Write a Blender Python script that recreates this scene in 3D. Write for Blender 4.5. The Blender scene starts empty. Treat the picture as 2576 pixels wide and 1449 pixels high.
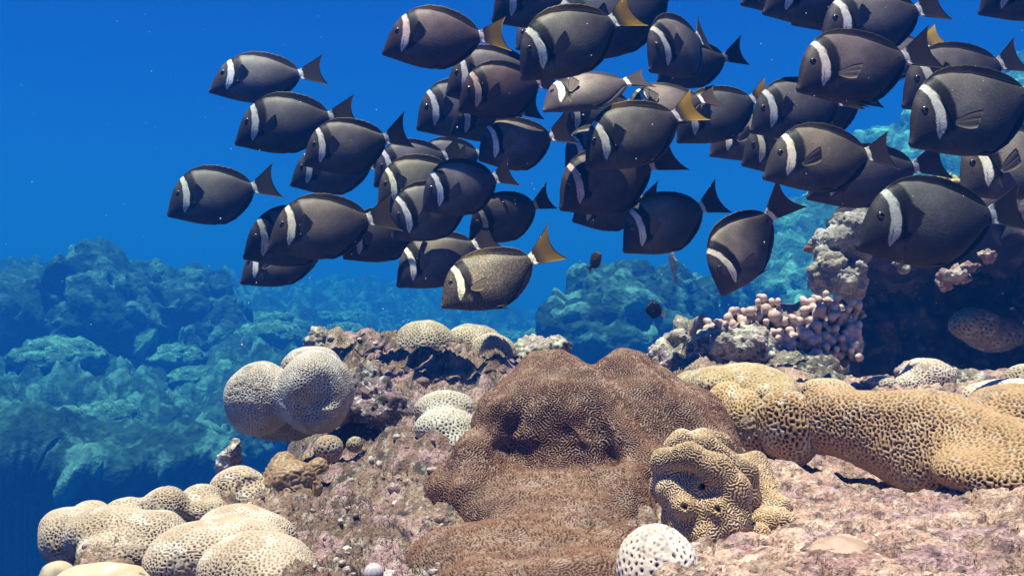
import bpy, math, random
import numpy as np
from mathutils import Vector, Matrix

# ------------------------------------------------------------------ camera, light, exposure
scene = bpy.context.scene
col = scene.collection
PW, PH = 2576.0, 1449.0                 # measuring grid used for the notes on the photograph
F = PW / 2 / math.tan(math.radians(29)) # focal length in that grid (58 degrees across)

cam_data = bpy.data.cameras.new("camera")
cam_data.angle = math.radians(58)
cam_data.clip_start = 0.02
cam_data.clip_end = 400
cam = bpy.data.objects.new("camera", cam_data)
cam.rotation_euler = (math.radians(90), 0, 0)
col.objects.link(cam)
scene.camera = cam

SUN_DIR = Vector((-0.13, -0.06, 1.0)).normalized()   # towards the sun
sun_el = math.asin(SUN_DIR.z)
sun_az = math.atan2(SUN_DIR.x, SUN_DIR.y)

world = bpy.data.worlds.new("World")
scene.world = world
world.use_nodes = True
nt = world.node_tree
nt.nodes.clear()
w_out = nt.nodes.new("ShaderNodeOutputWorld")
w_bg = nt.nodes.new("ShaderNodeBackground")
w_sky = nt.nodes.new("ShaderNodeTexSky")
w_sky.sky_type = 'NISHITA'
w_sky.sun_disc = False
w_sky.sun_elevation = sun_el
w_sky.sun_rotation = sun_az
w_mul = nt.nodes.new("ShaderNodeMix")
w_mul.data_type = 'RGBA'
w_mul.blend_type = 'MULTIPLY'
w_mul.inputs[0].default_value = 1.0
w_mul.inputs[7].default_value = (0.010, 0.22, 0.92, 1)  # daylight filtered by sea water
w_bg.inputs[1].default_value = 0.04
nt.links.new(w_sky.outputs[0], w_mul.inputs[6])
nt.links.new(w_mul.outputs[2], w_bg.inputs[0])
nt.links.new(w_bg.outputs[0], w_out.inputs[0])

sun_data = bpy.data.lights.new("sun", 'SUN')
sun_data.energy = 5.0
sun_data.angle = math.radians(0.5)
sun_data.color = (1.0, 0.78, 0.68)
sun = bpy.data.objects.new("sun", sun_data)
sun.rotation_euler = SUN_DIR.to_track_quat('Z', 'Y').to_euler()
sun.location = (0, 0, 3)
col.objects.link(sun)

scene.view_settings.view_transform = 'Standard'
scene.view_settings.look = 'None'
scene.view_settings.exposure = 1.25
scene.view_settings.gamma = 1
scene.view_settings.use_curve_mapping = False
scene.cycles.use_denoising = True
scene.cycles.max_bounces = 5
scene.cycles.diffuse_bounces = 1
scene.cycles.volume_bounces = 0
scene.cycles.caustics_reflective = False
scene.cycles.caustics_refractive = False

rng = np.random.default_rng(7)
random.seed(7)

# ------------------------------------------------------------------ helpers: noise
_PERM = np.random.default_rng(3).permutation(4096).astype(np.int64)
_G = np.random.default_rng(4).normal(size=(4096, 3))
_G /= np.linalg.norm(_G, axis=1)[:, None]

def _h(ix, iy, iz):
    return _PERM[(_PERM[(_PERM[ix & 4095] + iy) & 4095] + iz) & 4095]

def perlin(P, scale=1.0, off=0.0):
    P = P * scale + off
    I = np.floor(P).astype(np.int64)
    f = P - I
    u = f * f * f * (f * (f * 6 - 15) + 10)
    out = np.zeros(len(P))
    for dx in (0, 1):
        wx = u[:, 0] if dx else 1 - u[:, 0]
        for dy in (0, 1):
            wy = u[:, 1] if dy else 1 - u[:, 1]
            for dz in (0, 1):
                wz = u[:, 2] if dz else 1 - u[:, 2]
                g = _G[_h(I[:, 0] + dx, I[:, 1] + dy, I[:, 2] + dz)]
                out += wx * wy * wz * (g[:, 0] * (f[:, 0] - dx) + g[:, 1] * (f[:, 1] - dy) + g[:, 2] * (f[:, 2] - dz))
    return out * 1.6

def fbm(P, scale, octaves=4, gain=0.5, off=0.0):
    a, s, o = 1.0, scale, np.zeros(len(P))
    for k in range(octaves):
        o += a * perlin(P, s, off + 17.3 * k)
        a *= gain
        s *= 2.03
    return o

def worley(P, scale, off=0.0):
    """distance to the nearest feature point (in cells) and a random number of that cell"""
    P = P * scale + off
    I = np.floor(P).astype(np.int64)
    best = np.full(len(P), 9.0)
    bid = np.zeros(len(P), dtype=np.int64)
    for dx in (-1, 0, 1):
        for dy in (-1, 0, 1):
            for dz in (-1, 0, 1):
                h = _h(I[:, 0] + dx, I[:, 1] + dy, I[:, 2] + dz)
                g = _G[h]
                d = ((I[:, 0] + dx + .5 + .45 * g[:, 0] - P[:, 0]) ** 2 + (I[:, 1] + dy + .5 + .45 * g[:, 1] - P[:, 1]) ** 2
                     + (I[:, 2] + dz + .5 + .45 * g[:, 2] - P[:, 2]) ** 2)
                m = d < best
                best[m] = d[m]
                bid[m] = h[m]
    return np.sqrt(best), (bid % 997) / 997.0

def sstep(a, b, x):
    t = np.clip((x - a) / (b - a), 0, 1)
    return t * t * (3 - 2 * t)

def mixc(c, c2, t):
    return c * (1 - t[:, None]) + np.asarray(c2)[None, :] * t[:, None]

# ------------------------------------------------------------------ helpers: meshes
def make_mesh(name, V, Q, colors=None, extra=None, smooth=True):
    """V (n,3), Q list/array of quads or list of tuples"""
    me = bpy.data.meshes.new(name)
    V = np.asarray(V, dtype=np.float32)
    if isinstance(Q, np.ndarray):
        n, k = Q.shape
        me.vertices.add(len(V))
        me.vertices.foreach_set("co", V.ravel())
        me.loops.add(n * k)
        me.loops.foreach_set("vertex_index", Q.astype(np.int32).ravel())
        me.polygons.add(n)
        me.polygons.foreach_set("loop_start", np.arange(0, n * k, k, dtype=np.int32))
        me.update(calc_edges=True)
    else:
        me.from_pydata([tuple(v) for v in V.tolist()], [], [tuple(q) for q in Q])
    me.validate()
    if smooth:
        me.polygons.foreach_set("use_smooth", np.ones(len(me.polygons), dtype=bool))
    if colors is not None:
        at = me.attributes.new("Col", 'FLOAT_COLOR', 'POINT')
        c4 = np.ones((len(V), 4), dtype=np.float32)
        c4[:, :3] = np.clip(colors, 0, 1)
        at.data.foreach_set("color", c4.ravel())
    for k, v in (extra or {}).items():
        at = me.attributes.new(k, 'FLOAT', 'POINT')
        at.data.foreach_set("value", np.asarray(v, dtype=np.float32))
    me.update()
    return me

def obj(name, me, mat, parent=None):
    o = bpy.data.objects.new(name, me)
    if mat and not me.materials:
        me.materials.append(mat)
    if parent:
        o.parent = parent
    col.objects.link(o)
    return o

def tag(o, label, cat, group=None):
    o["label"] = label
    o["category"] = cat
    if group:
        o["group"] = group
    return o

def W(px, py, Y):
    return np.array(((px - PW / 2) / F * Y, Y, (PH / 2 - py) / F * Y))

# ------------------------------------------------------------------ helpers: implicit surfaces
def E(px, py, Y, rx, rz, ry=None):
    """ellipsoid given where its middle is seen, how wide and high it is seen, and its depth radius in metres"""
    a, c = rx * Y / F, rz * Y / F
    return ('e', W(px, py, Y), np.array((a, ry if ry else (a * c) ** .5, c)))

def C(p0, p1, r0, r1):
    """rounded limb between two (px, py, Y) places, radii in picture units"""
    return ('c', W(*p0), W(*p1), r0 * p0[2] / F, r1 * p1[2] / F)

def sd_prim(p, P):
    if p[0] == 'e':
        q = (P - p[1]) / p[2]
        k0 = np.sqrt((q * q).sum(1)) + 1e-9
        k1 = np.sqrt(((q / p[2]) ** 2).sum(1)) + 1e-9
        return k0 * (k0 - 1) / k1
    a, b = p[1], p[2]
    ab = b - a
    t = np.clip(((P - a) @ ab) / (ab @ ab), 0, 1)
    d = P - a - t[:, None] * ab
    return np.sqrt((d * d).sum(1)) - (p[3] + (p[4] - p[3]) * t)

def sdf(prims, P, k, subs=(), ks=None):
    d = None
    for p in prims:
        e = sd_prim(p, P)
        if d is None:
            d = e
        else:
            h = np.maximum(k - np.abs(d - e), 0) / k
            d = np.minimum(d, e) - h * h * k * .25
    ks = ks or k
    for p in subs:
        e = -sd_prim(p, P)
        h = np.maximum(ks - np.abs(d - e), 0) / ks
        d = np.maximum(d, e) + h * h * ks * .25
    return d

def surface_nets(fn, lo, hi, h):
    n = np.maximum(np.ceil((hi - lo) / h).astype(int) + 1, 4)
    ax = [lo[i] + h * np.arange(n[i]) for i in range(3)]
    X, Y, Z = np.meshgrid(*ax, indexing='ij')
    v = fn(np.stack((X.ravel(), Y.ravel(), Z.ravel()), 1)).reshape(n)
    v = np.where(v == 0, 1e-9, v)
    s = v < 0
    cn = n - 1
    acc = np.zeros(tuple(cn) + (3,))
    cnt = np.zeros(tuple(cn))
    for a in range(3):
        b, c = (a + 1) % 3, (a + 2) % 3
        sl0 = [slice(None)] * 3; sl1 = [slice(None)] * 3
        sl0[a] = slice(0, -1); sl1[a] = slice(1, None)
        v0, v1 = v[tuple(sl0)], v[tuple(sl1)]
        cr = (v0 < 0) != (v1 < 0)
        t = np.where(cr, v0 / np.where(v0 - v1 == 0, 1, v0 - v1), 0)
        for ob in (0, 1):
            for oc in (0, 1):
                sl = [slice(None)] * 3
                sl[b] = slice(ob, ob + cn[b]); sl[c] = slice(oc, oc + cn[c])
                m = cr[tuple(sl)]
                cnt += m
                acc[..., a] += np.where(m, t[tuple(sl)], 0)
                acc[..., b] += np.where(m, ob, 0)
                acc[..., c] += np.where(m, oc, 0)
    act = cnt > 0
    idx = -np.ones(tuple(cn), dtype=np.int64)
    idx[act] = np.arange(act.sum())
    ii = np.argwhere(act)
    verts = lo + h * (ii + acc[act] / cnt[act][:, None])
    quads = []
    for a in range(3):
        b, c = (a + 1) % 3, (a + 2) % 3
        sl0 = [slice(1, -1)] * 3; sl1 = [slice(1, -1)] * 3
        sl0[a] = slice(0, -1); sl1[a] = slice(1, None)
        s0, s1 = s[tuple(sl0)], s[tuple(sl1)]
        for flip, m in ((False, s0 & ~s1), (True, ~s0 & s1)):
            e = np.argwhere(m)
            if not len(e):
                continue
            e[:, b] += 1; e[:, c] += 1
            q = []
            for ob, oc in ((1, 1), (0, 1), (0, 0), (1, 0)):
                f = e.copy(); f[:, b] -= ob; f[:, c] -= oc
                q.append(idx[f[:, 0], f[:, 1], f[:, 2]])
            q = np.stack(q, 1)
            quads.append(q[:, ::-1] if flip else q)
    return verts, np.concatenate(quads)

def subdivide(V, Q):
    n = len(V)
    e = np.stack((Q, np.roll(Q, -1, 1)), 2).reshape(-1, 2)
    e.sort(axis=1)
    key = e[:, 0] * (n + 1) + e[:, 1]
    u, inv = np.unique(key, return_inverse=True)
    a, b = u // (n + 1), u % (n + 1)
    em = (V[a] + V[b]) * .5
    fc = V[Q].mean(1)
    ei = (n + inv).reshape(-1, 4)
    fi = n + len(u) + np.arange(len(Q))
    NQ = np.concatenate([np.stack((Q[:, k], ei[:, k], fi, ei[:, k - 1]), 1) for k in range(4)])
    return np.concatenate((V, em, fc)), NQ

class Nb:
    """averages over the neighbours of each vertex"""
    def __init__(self, Q, n):
        e = np.stack((Q, np.roll(Q, -1, 1)), 2).reshape(-1, 2)
        e.sort(axis=1)
        key = np.unique(e[:, 0] * (n + 1) + e[:, 1])
        a, b = key // (n + 1), key % (n + 1)
        self.i = np.concatenate((a, b)); self.j = np.concatenate((b, a)); self.n = n
        self.deg = np.maximum(np.bincount(self.i, minlength=n), 1)
    def avg(self, x):
        if x.ndim == 1:
            return np.bincount(self.i, x[self.j], self.n) / self.deg
        return np.stack([np.bincount(self.i, x[self.j, k], self.n) / self.deg for k in range(x.shape[1])], 1)

def grad(fn, P, h):
    g = np.zeros_like(P)
    for k in np.array(((1, -1, -1), (-1, -1, 1), (-1, 1, -1), (1, 1, 1))):
        g += k * fn(P + k * h)[:, None]
    return g / (np.linalg.norm(g, axis=1)[:, None] + 1e-12)

def blob(prims, h, subdiv=1, k=0.02, subs=(), ks=None, pre=None, relax=2, keep=None):
    """melt primitives together; returns vertices, quads, normals, neighbours. keep(P) drops what is buried"""
    def fn(P):
        d = sdf(prims, P, k, subs, ks)
        return d + pre(P) if pre else d
    lo = np.min([np.minimum(p[1] - p[2], p[1] + p[2]) if p[0] == 'e' else np.minimum(p[1] - p[3], p[2] - p[4]) for p in prims], 0)
    hi = np.max([p[1] + p[2] if p[0] == 'e' else np.maximum(p[1] + p[3], p[2] + p[4]) for p in prims], 0)
    m = 3 * h + k * .4
    V, Q = surface_nets(fn, lo - m, hi + m, h)
    if keep is not None:
        ok = keep(V)[Q].any(1)
        Q = Q[ok]
        used = np.unique(Q)
        rm = -np.ones(len(V), dtype=np.int64); rm[used] = np.arange(len(used))
        V, Q = V[used], rm[Q]
    for lev in range(subdiv + 1):
        nb = Nb(Q, len(V))
        for r in range(relax):
            V = V * .4 + nb.avg(V) * .6
            for it in range(2 if r == relax - 1 else 1):
                N = grad(fn, V, h * .3)
                V = V - N * np.clip(fn(V), -h, h)[:, None] * .9
        if lev < subdiv:
            V, Q = subdivide(V, Q)
    return V, Q, grad(fn, V, h * .3), nb

def turing(nb, n, n1=2, n2=5, bias=0.0, iters=14, gain=6.0, seed=1):
    """labyrinth / spot pattern that spreads evenly over a surface, values -1..1"""
    u = np.random.default_rng(seed).normal(size=n) * .3
    for it in range(iters):
        a = u
        for _ in range(n1):
            a = .3 * a + .7 * nb.avg(a)
        b = a
        for _ in range(n2 - n1):
            b = .3 * b + .7 * nb.avg(b)
        u = np.clip(gain * (a - b) + bias, -1, 1)
    return u

# ------------------------------------------------------------------ materials
def new_mat(name):
    m = bpy.data.materials.new(name)
    m.use_nodes = True
    t = m.node_tree
    return m, t, t.nodes["Principled BSDF"]

def attr_mat(name, rough=.8, spec=.25, nscale=300, nstr=.25, bump=.15, bdist=.002):
    """vertex pigment, broken up by fine noise that also lifts the surface"""
    m, t, p = new_mat(name)
    N, L = t.nodes, t.links
    a = N.new("ShaderNodeAttribute"); a.attribute_name = "Col"
    tc = N.new("ShaderNodeTexCoord")
    n1 = N.new("ShaderNodeTexNoise"); n1.inputs["Scale"].default_value = nscale; n1.inputs["Detail"].default_value = 5
    L.new(tc.outputs["Object"], n1.inputs["Vector"])
    mr = N.new("ShaderNodeMapRange")
    mr.inputs[1].default_value = .3; mr.inputs[2].default_value = .7
    mr.inputs[3].default_value = 1 - nstr; mr.inputs[4].default_value = 1 + nstr
    L.new(n1.outputs["Fac"], mr.inputs[0])
    mx = N.new("ShaderNodeVectorMath"); mx.operation = 'SCALE'
    L.new(a.outputs["Color"], mx.inputs[0]); L.new(mr.outputs[0], mx.inputs["Scale"])
    L.new(mx.outputs[0], p.inputs["Base Color"])
    p.inputs["Roughness"].default_value = rough
    p.inputs["Specular IOR Level"].default_value = spec
    if bump:
        b = N.new("ShaderNodeBump"); b.inputs["Strength"].default_value = bump; b.inputs["Distance"].default_value = bdist
        L.new(n1.outputs["Fac"], b.inputs["Height"]); L.new(b.outputs[0], p.inputs["Normal"])
    return m

M_rock = attr_mat("encrusted_rock", .85, .25, 380, .42, .8, .004)
M_far = attr_mat("far_reef_rock", .95, .05, 14, .45, .6, .08)
M_coral = attr_mat("stony_coral", .75, .25, 900, .10, .12, .0006)
M_brown = attr_mat("ridged_coral", .48, .40, 700, .25, .3, .0008)
M_soft = attr_mat("smooth_coral", .65, .3, 500, .12, .10, .001)
# ------------------------------------------------------------------ the setting: near reef rock, sea bed
def tps(pts, vals, X, lam=1e-4):
    n = len(pts)
    def ker(r2):
        return .5 * r2 * np.log(r2 + 1e-12)
    d2 = ((pts[:, None] - pts[None]) ** 2).sum(2)
    A = np.zeros((n + 3, n + 3))
    A[:n, :n] = ker(d2) + lam * np.eye(n)
    A[:n, n] = 1; A[:n, n + 1:] = pts; A[n, :n] = 1; A[n + 1:, :n] = pts.T
    w = np.linalg.solve(A, np.concatenate((vals, np.zeros(3))))
    out = np.empty(len(X))
    for s in range(0, len(X), 60000):
        x = X[s:s + 60000]
        r2 = ((x[:, None] - pts[None]) ** 2).sum(2)
        out[s:s + 60000] = ker(r2) @ w[:n] + w[n] + x @ w[n + 1:]
    return out

def fan(s0, s1, ns, y0, y1, ny):
    s = np.linspace(s0, s1, ns)
    y = np.exp(np.linspace(math.log(y0), math.log(y1), ny))
    S, Y = np.meshgrid(s, y, indexing='ij')
    i = np.arange(ns * ny).reshape(ns, ny)
    Q = np.stack((i[:-1, :-1], i[1:, :-1], i[1:, 1:], i[:-1, 1:]), 2).reshape(-1, 4)
    return (S * Y).ravel(), Y.ravel(), Q

NEAR = [(150, 1475, .80), (430, 1440, .80), (560, 1240, .95), (600, 1255, 1.02), (760, 1275, .92), (900, 1250, .93), (960, 1150, 1.03),
        (900, 1310, .84), (880, 1400, .74), (900, 1460, .66), (1000, 1300, .86), (1020, 1449, .64), (960, 1010, 1.25),
        (1000, 940, 1.42), (880, 905, 1.5), (820, 880, 1.55), (1060, 960, 1.38), (1150, 960, 1.38), (1320, 905, 1.58), (700, 1235, 1.16), (620, 1270, 1.16), (770, 1225, 1.14),
        (850, 1200, 1.02), (1450, 1300, .85), (1400, 1449, .68), (1500, 960, 1.4), (1700, 950, 1.32), (1850, 905, 1.5), (2100, 950, 1.45),
        (1990, 1180, .87), (2200, 1260, .80), (2000, 1350, .67), (2300, 1350, .66), (2500, 1275, .72), (2576, 1215, .77), (2576, 1449, .56),
        (1800, 1449, .57), (1600, 1449, .585), (2200, 1449, .56), (2130, 1245, .96), (2300, 1215, .98), (2050, 1200, .98), (2500, 1050, 1.08), (2300, 968, 1.28), (2560, 940, 1.32),
        (2400, 945, 1.4), (2750, 1100, .95), (2900, 1449, .56), (1300, 1600, .5), (2200, 1600, .48), (500, 1600, .6), (2850, 950, 1.4)]
cp = [W(*q) for q in NEAR]
for x, y, z in ((-.52, .75, -.62), (-.50, .95, -.62), (-.47, 1.15, -.62), (-.46, 1.4, -.62), (-.46, 1.7, -.62), (-.75, .8, -1.3), (-.8, 1.3, -1.3),
                (-.35, 1.85, -.62), (-.1, 1.88, -.62), (.1, 1.95, -.62), (.3, 1.9, -.60), (-.7, 2.2, -1.3), (-.1, 2.4, -1.3), (.5, 2.3, -1.0),
                (.55, 1.95, -.5), (.8, 1.9, -.42), (1.1, 1.9, -.4), (1.5, 1.9, -.4), (.9, 2.5, -.9), (1.5, 2.5, -.8), (1.9, 1.5, -.3), (-.55, .5, -.55)):
    cp.append(np.array((x, y, z)))
cp = np.array(cp)
gx, gy, gq = fan(-.82, .95, 760, .40, 2.7, 760)
gz = tps(cp[:, :2], cp[:, 2], np.stack((gx, gy), 1), 2e-4)
gz = np.clip(gz, -1.6, .1)
P = np.stack((gx, gy, gz), 1)
right = sstep(.02, .17, gx - .28 * (gy - .6))                      # the pale crust lies to the right of the big brown coral
wk, _ = worley(P, 26, 3.1)
wk2, _ = worley(P, 11, 8.3)
lump = (.5 - np.clip(wk, 0, .9)) * .022 + (.5 - np.clip(wk2, 0, .9)) * .030 * (1 - right)
rough = fbm(P, 14, 3) * .013 + fbm(P, 70, 3, .6) * .0050 + np.abs(perlin(P, 150)) * .0028
rid = np.abs(fbm(P * np.array((1, 1.6, 1)), 40, 3, .55, 5.5))
near = gz + (lump + rough) * (1 - .5 * right) - (.012 * sstep(.22, .02, rid)) * (.4 + .6 * right)
P[:, 2] = near
cA = fbm(P, 9, 4, .6, 2.2); cB = fbm(P, 34, 4, .6, 8.8); cC = fbm(P, 130, 3, .6, 4.4); cD = fbm(P, 20, 3, .6, 14.4)
c = np.tile(np.array((.20, .125, .09)), (len(P), 1))          # brown turf
c = mixc(c, (.33, .22, .155), sstep(-.1, .5, cA))               # sandy
c = mixc(c, (.065, .05, .045), sstep(.0, .6, cB))               # dark algae
c = mixc(c, (.40, .24, .25), sstep(.15, .55, cD) * .8)         # pink coralline
c = mixc(c, (.55, .50, .42), sstep(.28, .6, cC) * .55)         # pale grit
r = np.tile(np.array((.53, .35, .295)), (len(P), 1))            # pinkish crust
r = mixc(r, (.68, .48, .40), sstep(-.05, .45, cA))
r = mixc(r, (.36, .20, .20), sstep(.0, .5, cD) * .75)
r = mixc(r, (.28, .19, .15), sstep(.05, .55, cB) * .75)
r = mixc(r, (.84, .74, .70), sstep(.2, .6, cC) * .5)
r = mixc(r, (.40, .26, .33), sstep(.05, .5, fbm(P, 26, 4, .6, 61.)) * .6)
r = mixc(r, (.20, .13, .10), sstep(.15, .5, fbm(P, 16, 4, .6, 71.)) * .55)
r = r * np.array((.94, .90, .83))
r = mixc(r, (.10, .06, .06), sstep(.3, .62, fbm(P, 62, 3, .6, 31.1)) * .8)
c = c * (1 - right[:, None]) + r * right[:, None]
o = obj("terrain", make_mesh("terrain", P, gq, c), M_rock)
o["kind"] = "structure"
NEAR_P, NEAR_C, NEAR_R = P, c, right

# sea bed: one sheet to the horizon, a reef slope on the left, a valley in the middle
FARC = [(-150, 1150, 4.0), (0, 1160, 4.0), (150, 1150, 4.0), (300, 1165, 4.0), (450, 1140, 4.1), (560, 1120, 4.2), (0, 1010, 4.6), (300, 1010, 4.6), (500, 1000, 4.8), (620, 1000, 4.9), (-100, 905, 5.2), (0, 900, 5.2), (300, 900, 5.3), (560, 900, 5.5),
        (-100, 740, 6.6), (0, 705, 7.0), (150, 770, 6.6), (330, 830, 6.0), (560, 800, 6.8), (650, 870, 5.8), (750, 750, 8), (760, 860, 6.2), (900, 780, 7.5), (950, 700, 10), (1150, 800, 8), (1100, 720, 11),
        (1300, 790, 10), (1300, 840, 7.5), (1450, 810, 8), (800, 670, 12.5), (700, 700, 10.5), (560, 700, 10), (1700, 800, 9), (1900, 800, 7), (2300, 850, 6), (2600, 850, 5.5), (2900, 900, 5)]
FS = 2.15
fc = [W(q[0], q[1] + (22 if 700 < q[0] < 1500 else (38 if q[0] < 701 and q[1] < 1000 else 0)), q[2] * FS * (1.35 if 690 < q[0] < 1500 and q[2] > 6 else 1)) for q in FARC]      # the far slope lies eight to twenty metres off
for x, y, z in ((-1.5, 2.0, -2.4), (-.6, 2.2, -2.4), (0, 2.4, -2.4), (-5, 4.2, -2.0), (-1.5, 4.2, -2.0), (.8, 3, -2.2), (.3, 7.6, -2.7), (2, 8.5, -2.3), (2, 3, -2.2), (-3, 2, -2.4), (3.5, 2.0, -2.2), (5, 8, -1.7),
                (-15, 17.5, .0), (-22, 30, -3), (0, 50, -5), (17, 35, -3), (-16, 48, -5), (16, 50, -5), (0, 64, -5.5), (40, 64, -5.5), (-40, 64, -5.5),
                (-13, 10, -1.4), (-40, 120, -6), (40, 120, -6), (0, 120, -6), (90, 120, -6), (-90, 120, -6)):
    fc.append(np.array((x, y, z)))
fc = np.array(fc)
sx, sy, sq = fan(-.95, .95, 760, 1.8, 120, 760)
sz = np.clip(tps(fc[:, :2], fc[:, 2], np.stack((sx, sy), 1), 1e-3), -4.4, .6)
lip = 8.75 + .15 * np.sin(sx * 1.06) + .07 * np.sin(sx * 2.6)      # where the left slope breaks off into deep water
drop = sstep(.4, -.55, sx + .3) * sstep(lip, lip - .28, sy)
sz = sz * (1 - drop) - 6.2 * drop
P = np.stack((sx, sy, sz), 1)

def reef_relief(P, amp=1.0):
    """coral heads, ledges and rubble seen from some metres away"""
    P = P / 1.6
    amp = amp * 1.6
    w1, i1 = worley(P, 1.5, 2.7)
    w2, i2 = worley(P, 3.6, 7.7)
    w3, i3 = worley(P, 8.5, 1.3)
    d = (.75 - w1).clip(0, .75) ** .8 * .42 * (.2 + i1) + (.8 - w2).clip(0, .8) ** .7 * .20 * (.1 + 1.2 * i2) + (.8 - w3).clip(0, .8) ** .7 * .085 * (.1 + i3)
    d += fbm(P, .8, 3) * .18 - np.abs(fbm(P, 5, 4, .55, 3.3)) * .075 + fbm(P, 24, 3, .6, 9.3) * .014
    return d * amp, i2, i3

def reef_colour(P, i2, i3):
    P = P / 1.6
    c = np.tile(np.array((.05, .06, .045)), (len(P), 1))
    c = mixc(c, (.09, .11, .08), sstep(.55, .8, i2))
    c = mixc(c, (.06, .07, .05), sstep(.1, .7, fbm(P, 2.2, 4, .6, 4.1)))
    c = mixc(c, (.21, .25, .19), sstep(.25, .6, fbm(P, 9, 4, .65, 12.2)) * .75)
    c = mixc(c, (.035, .045, .035), sstep(.2, .6, fbm(P, 5, 4, .6, 22.2)) * .7)
    c = mixc(c, (.36, .39, .31), sstep(.8, .95, i3) * .6)
    return c * np.array((.34, .78, .82))  # red lowered to paint in what the water haze takes out

rl, i2, i3 = reef_relief(P)
fade = sstep(64, 22, sy)
P[:, 2] += (rl - .24) * (.25 + .75 * fade) * (1 - drop)
o = obj("ground", make_mesh("ground", P, sq, mixc(reef_colour(P, i2, i3), (.03, .04, .035), drop)), M_far)
o["kind"] = "structure"

def far_reef(name, prims, h, label, k=.25, amp=1.0, cat="reef", keep=None, subdiv=2, subs=(), pale=1.0):
    V, Q, N, nb = blob(prims, h * 1.6, subdiv, k * 1.6, subs, .2, keep=keep, relax=1)
    rl, i2, i3 = reef_relief(V, amp)
    V = V + N * (rl - .19 * amp)[:, None]
    o = obj(name, make_mesh(name, V, Q, reef_colour(V, i2, i3) * pale), M_far)
    return tag(o, label, cat)

def R(px, py, Y, rx, rz, ry):
    return E(px, py, Y * FS, rx, rz, ry * 1.9)
far_reef("reef_mound", [R(300, 815, 6.4, 230, 125, .9), R(330, 752, 6.5, 115, 75, .5), R(150, 790, 6.2, 110, 52, .5), R(470, 850, 6.3, 110, 80, .6), R(430, 765, 6.6, 85, 52, .5)],
         .11, "large hazy blue coral mound rising on the left behind the leftmost fish", cat="reef mound", keep=lambda p: p[:, 2] > -1.9,
         subs=[R(430, 825, 5.75, 80, 55, .4), R(185, 765, 5.9, 50, 22, .25)])
far_reef("reef_mound", [R(1560, 830, 4.6, 160, 130, .5), R(1600, 730, 4.7, 110, 65, .35), R(1700, 760, 4.9, 110, 90, .4), R(1450, 850, 4.5, 70, 90, .3), R(1500, 720, 4.7, 50, 40, .2), R(1560, 930, 4.6, 190, 120, .5), R(1830, 800, 5.2, 90, 70, .4)],
         .08, "rugged blue-grey reef mound behind the small black fish with the white tail", cat="reef mound", k=.15, amp=.8, keep=lambda p: p[:, 2] > -2.4)
far_reef("reef_slope", [R(2700, 500, 6.5, 480, 260, 1.6), R(2400, 480, 7.0, 260, 200, 1.2), R(2250, 620, 6.4, 300, 170, 1.2), R(2050, 730, 6.0, 250, 120, 1.0), R(2900, 420, 7.5, 500, 330, 1.6), R(2330, 900, 5.6, 480, 150, 1.1)],
         .16, "bright turquoise reef slope climbing to the right edge behind the school", cat="reef slope", k=.5, amp=.8, pale=2.3, keep=lambda p: p[:, 2] > -2.7)
far_reef("reef_ledge", [E(-250, 1110, 8.2, 260, 62, 1.0), E(60, 1120, 8.0, 220, 55, 1.0), E(330, 1135, 8.1, 200, 50, .95), E(560, 1110, 8.4, 170, 50, .95), E(740, 1060, 8.8, 170, 60, .95)],
         .075, "jagged reef ledge at far left breaking off above the dark blue deep", cat="reef ledge", k=.12, amp=.7)

# rounded coral heads standing on the far slope, big enough to be told apart in the haze
hr = np.random.default_rng(23)
head_mesh = []
for k in range(5):
    q = [('e', np.array((0, 0, .2)), np.array((1, 1, .75)))] + [('e', np.array((hr.uniform(-.7, .7), hr.uniform(-.7, .7), hr.uniform(.1, .5))), np.array((1, 1, .8)) * hr.uniform(.35, .6)) for _ in range(4)]
    V, Q, N, nb = blob(q, .11, 1, .12, relax=1)
    d = (.6 - worley(V, 5, k + .3)[0].clip(0, .9)) * .10 + fbm(V, 2, 3) * .14
    c = mixc(np.tile(np.array((.17, .19, .13)), (len(V), 1)), (.40, .43, .32), sstep(-.1, .5, fbm(V, 3, 4, .6, k)))
    c = mixc(c, (.08, .09, .07), sstep(.1, .6, fbm(V, 6, 3, .6, k + 5.)) * .7)
    head_mesh.append(make_mesh("coral_head", V + N * d[:, None], Q, c * np.array((.36, .82, .86))))  # same red loss through water painted into the heads
GV = P
px_ = GV[:, 0] / GV[:, 1] * F + PW / 2; py_ = PH / 2 - GV[:, 2] / GV[:, 1] * F
cand = np.nonzero((px_ > -40) & (px_ < 1330) & (py_ > 690) & (py_ < 1150) & (GV[:, 1] > 8.8) & (GV[:, 1] < 22) & ~((px_ > 520) & (py_ > 880)))[0]
got = []
for i in hr.permutation(cand):
    p = GV[i]
    if any(np.hypot(*(p[:2] - g[:2])) < 1.0 for g in got):
        continue
    got.append(p)
    if len(got) >= 34:
        break
for k, p in enumerate(got):
    o = obj("coral_head", head_mesh[k % 5], M_far)
    s_ = hr.uniform(.14, .43) * (1.5 if k < 4 else 1)
    o.location = p - np.array((0, 0, s_ * .1))
    o.scale = (s_ * hr.uniform(.9, 1.5), s_, s_ * hr.uniform(.6, 1.0))
    o.rotation_euler = (0, 0, hr.uniform(0, 6.28))
    tag(o, "blue-hazed rounded coral head on the distant reef slope at left", "coral", "distant coral heads")
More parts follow.
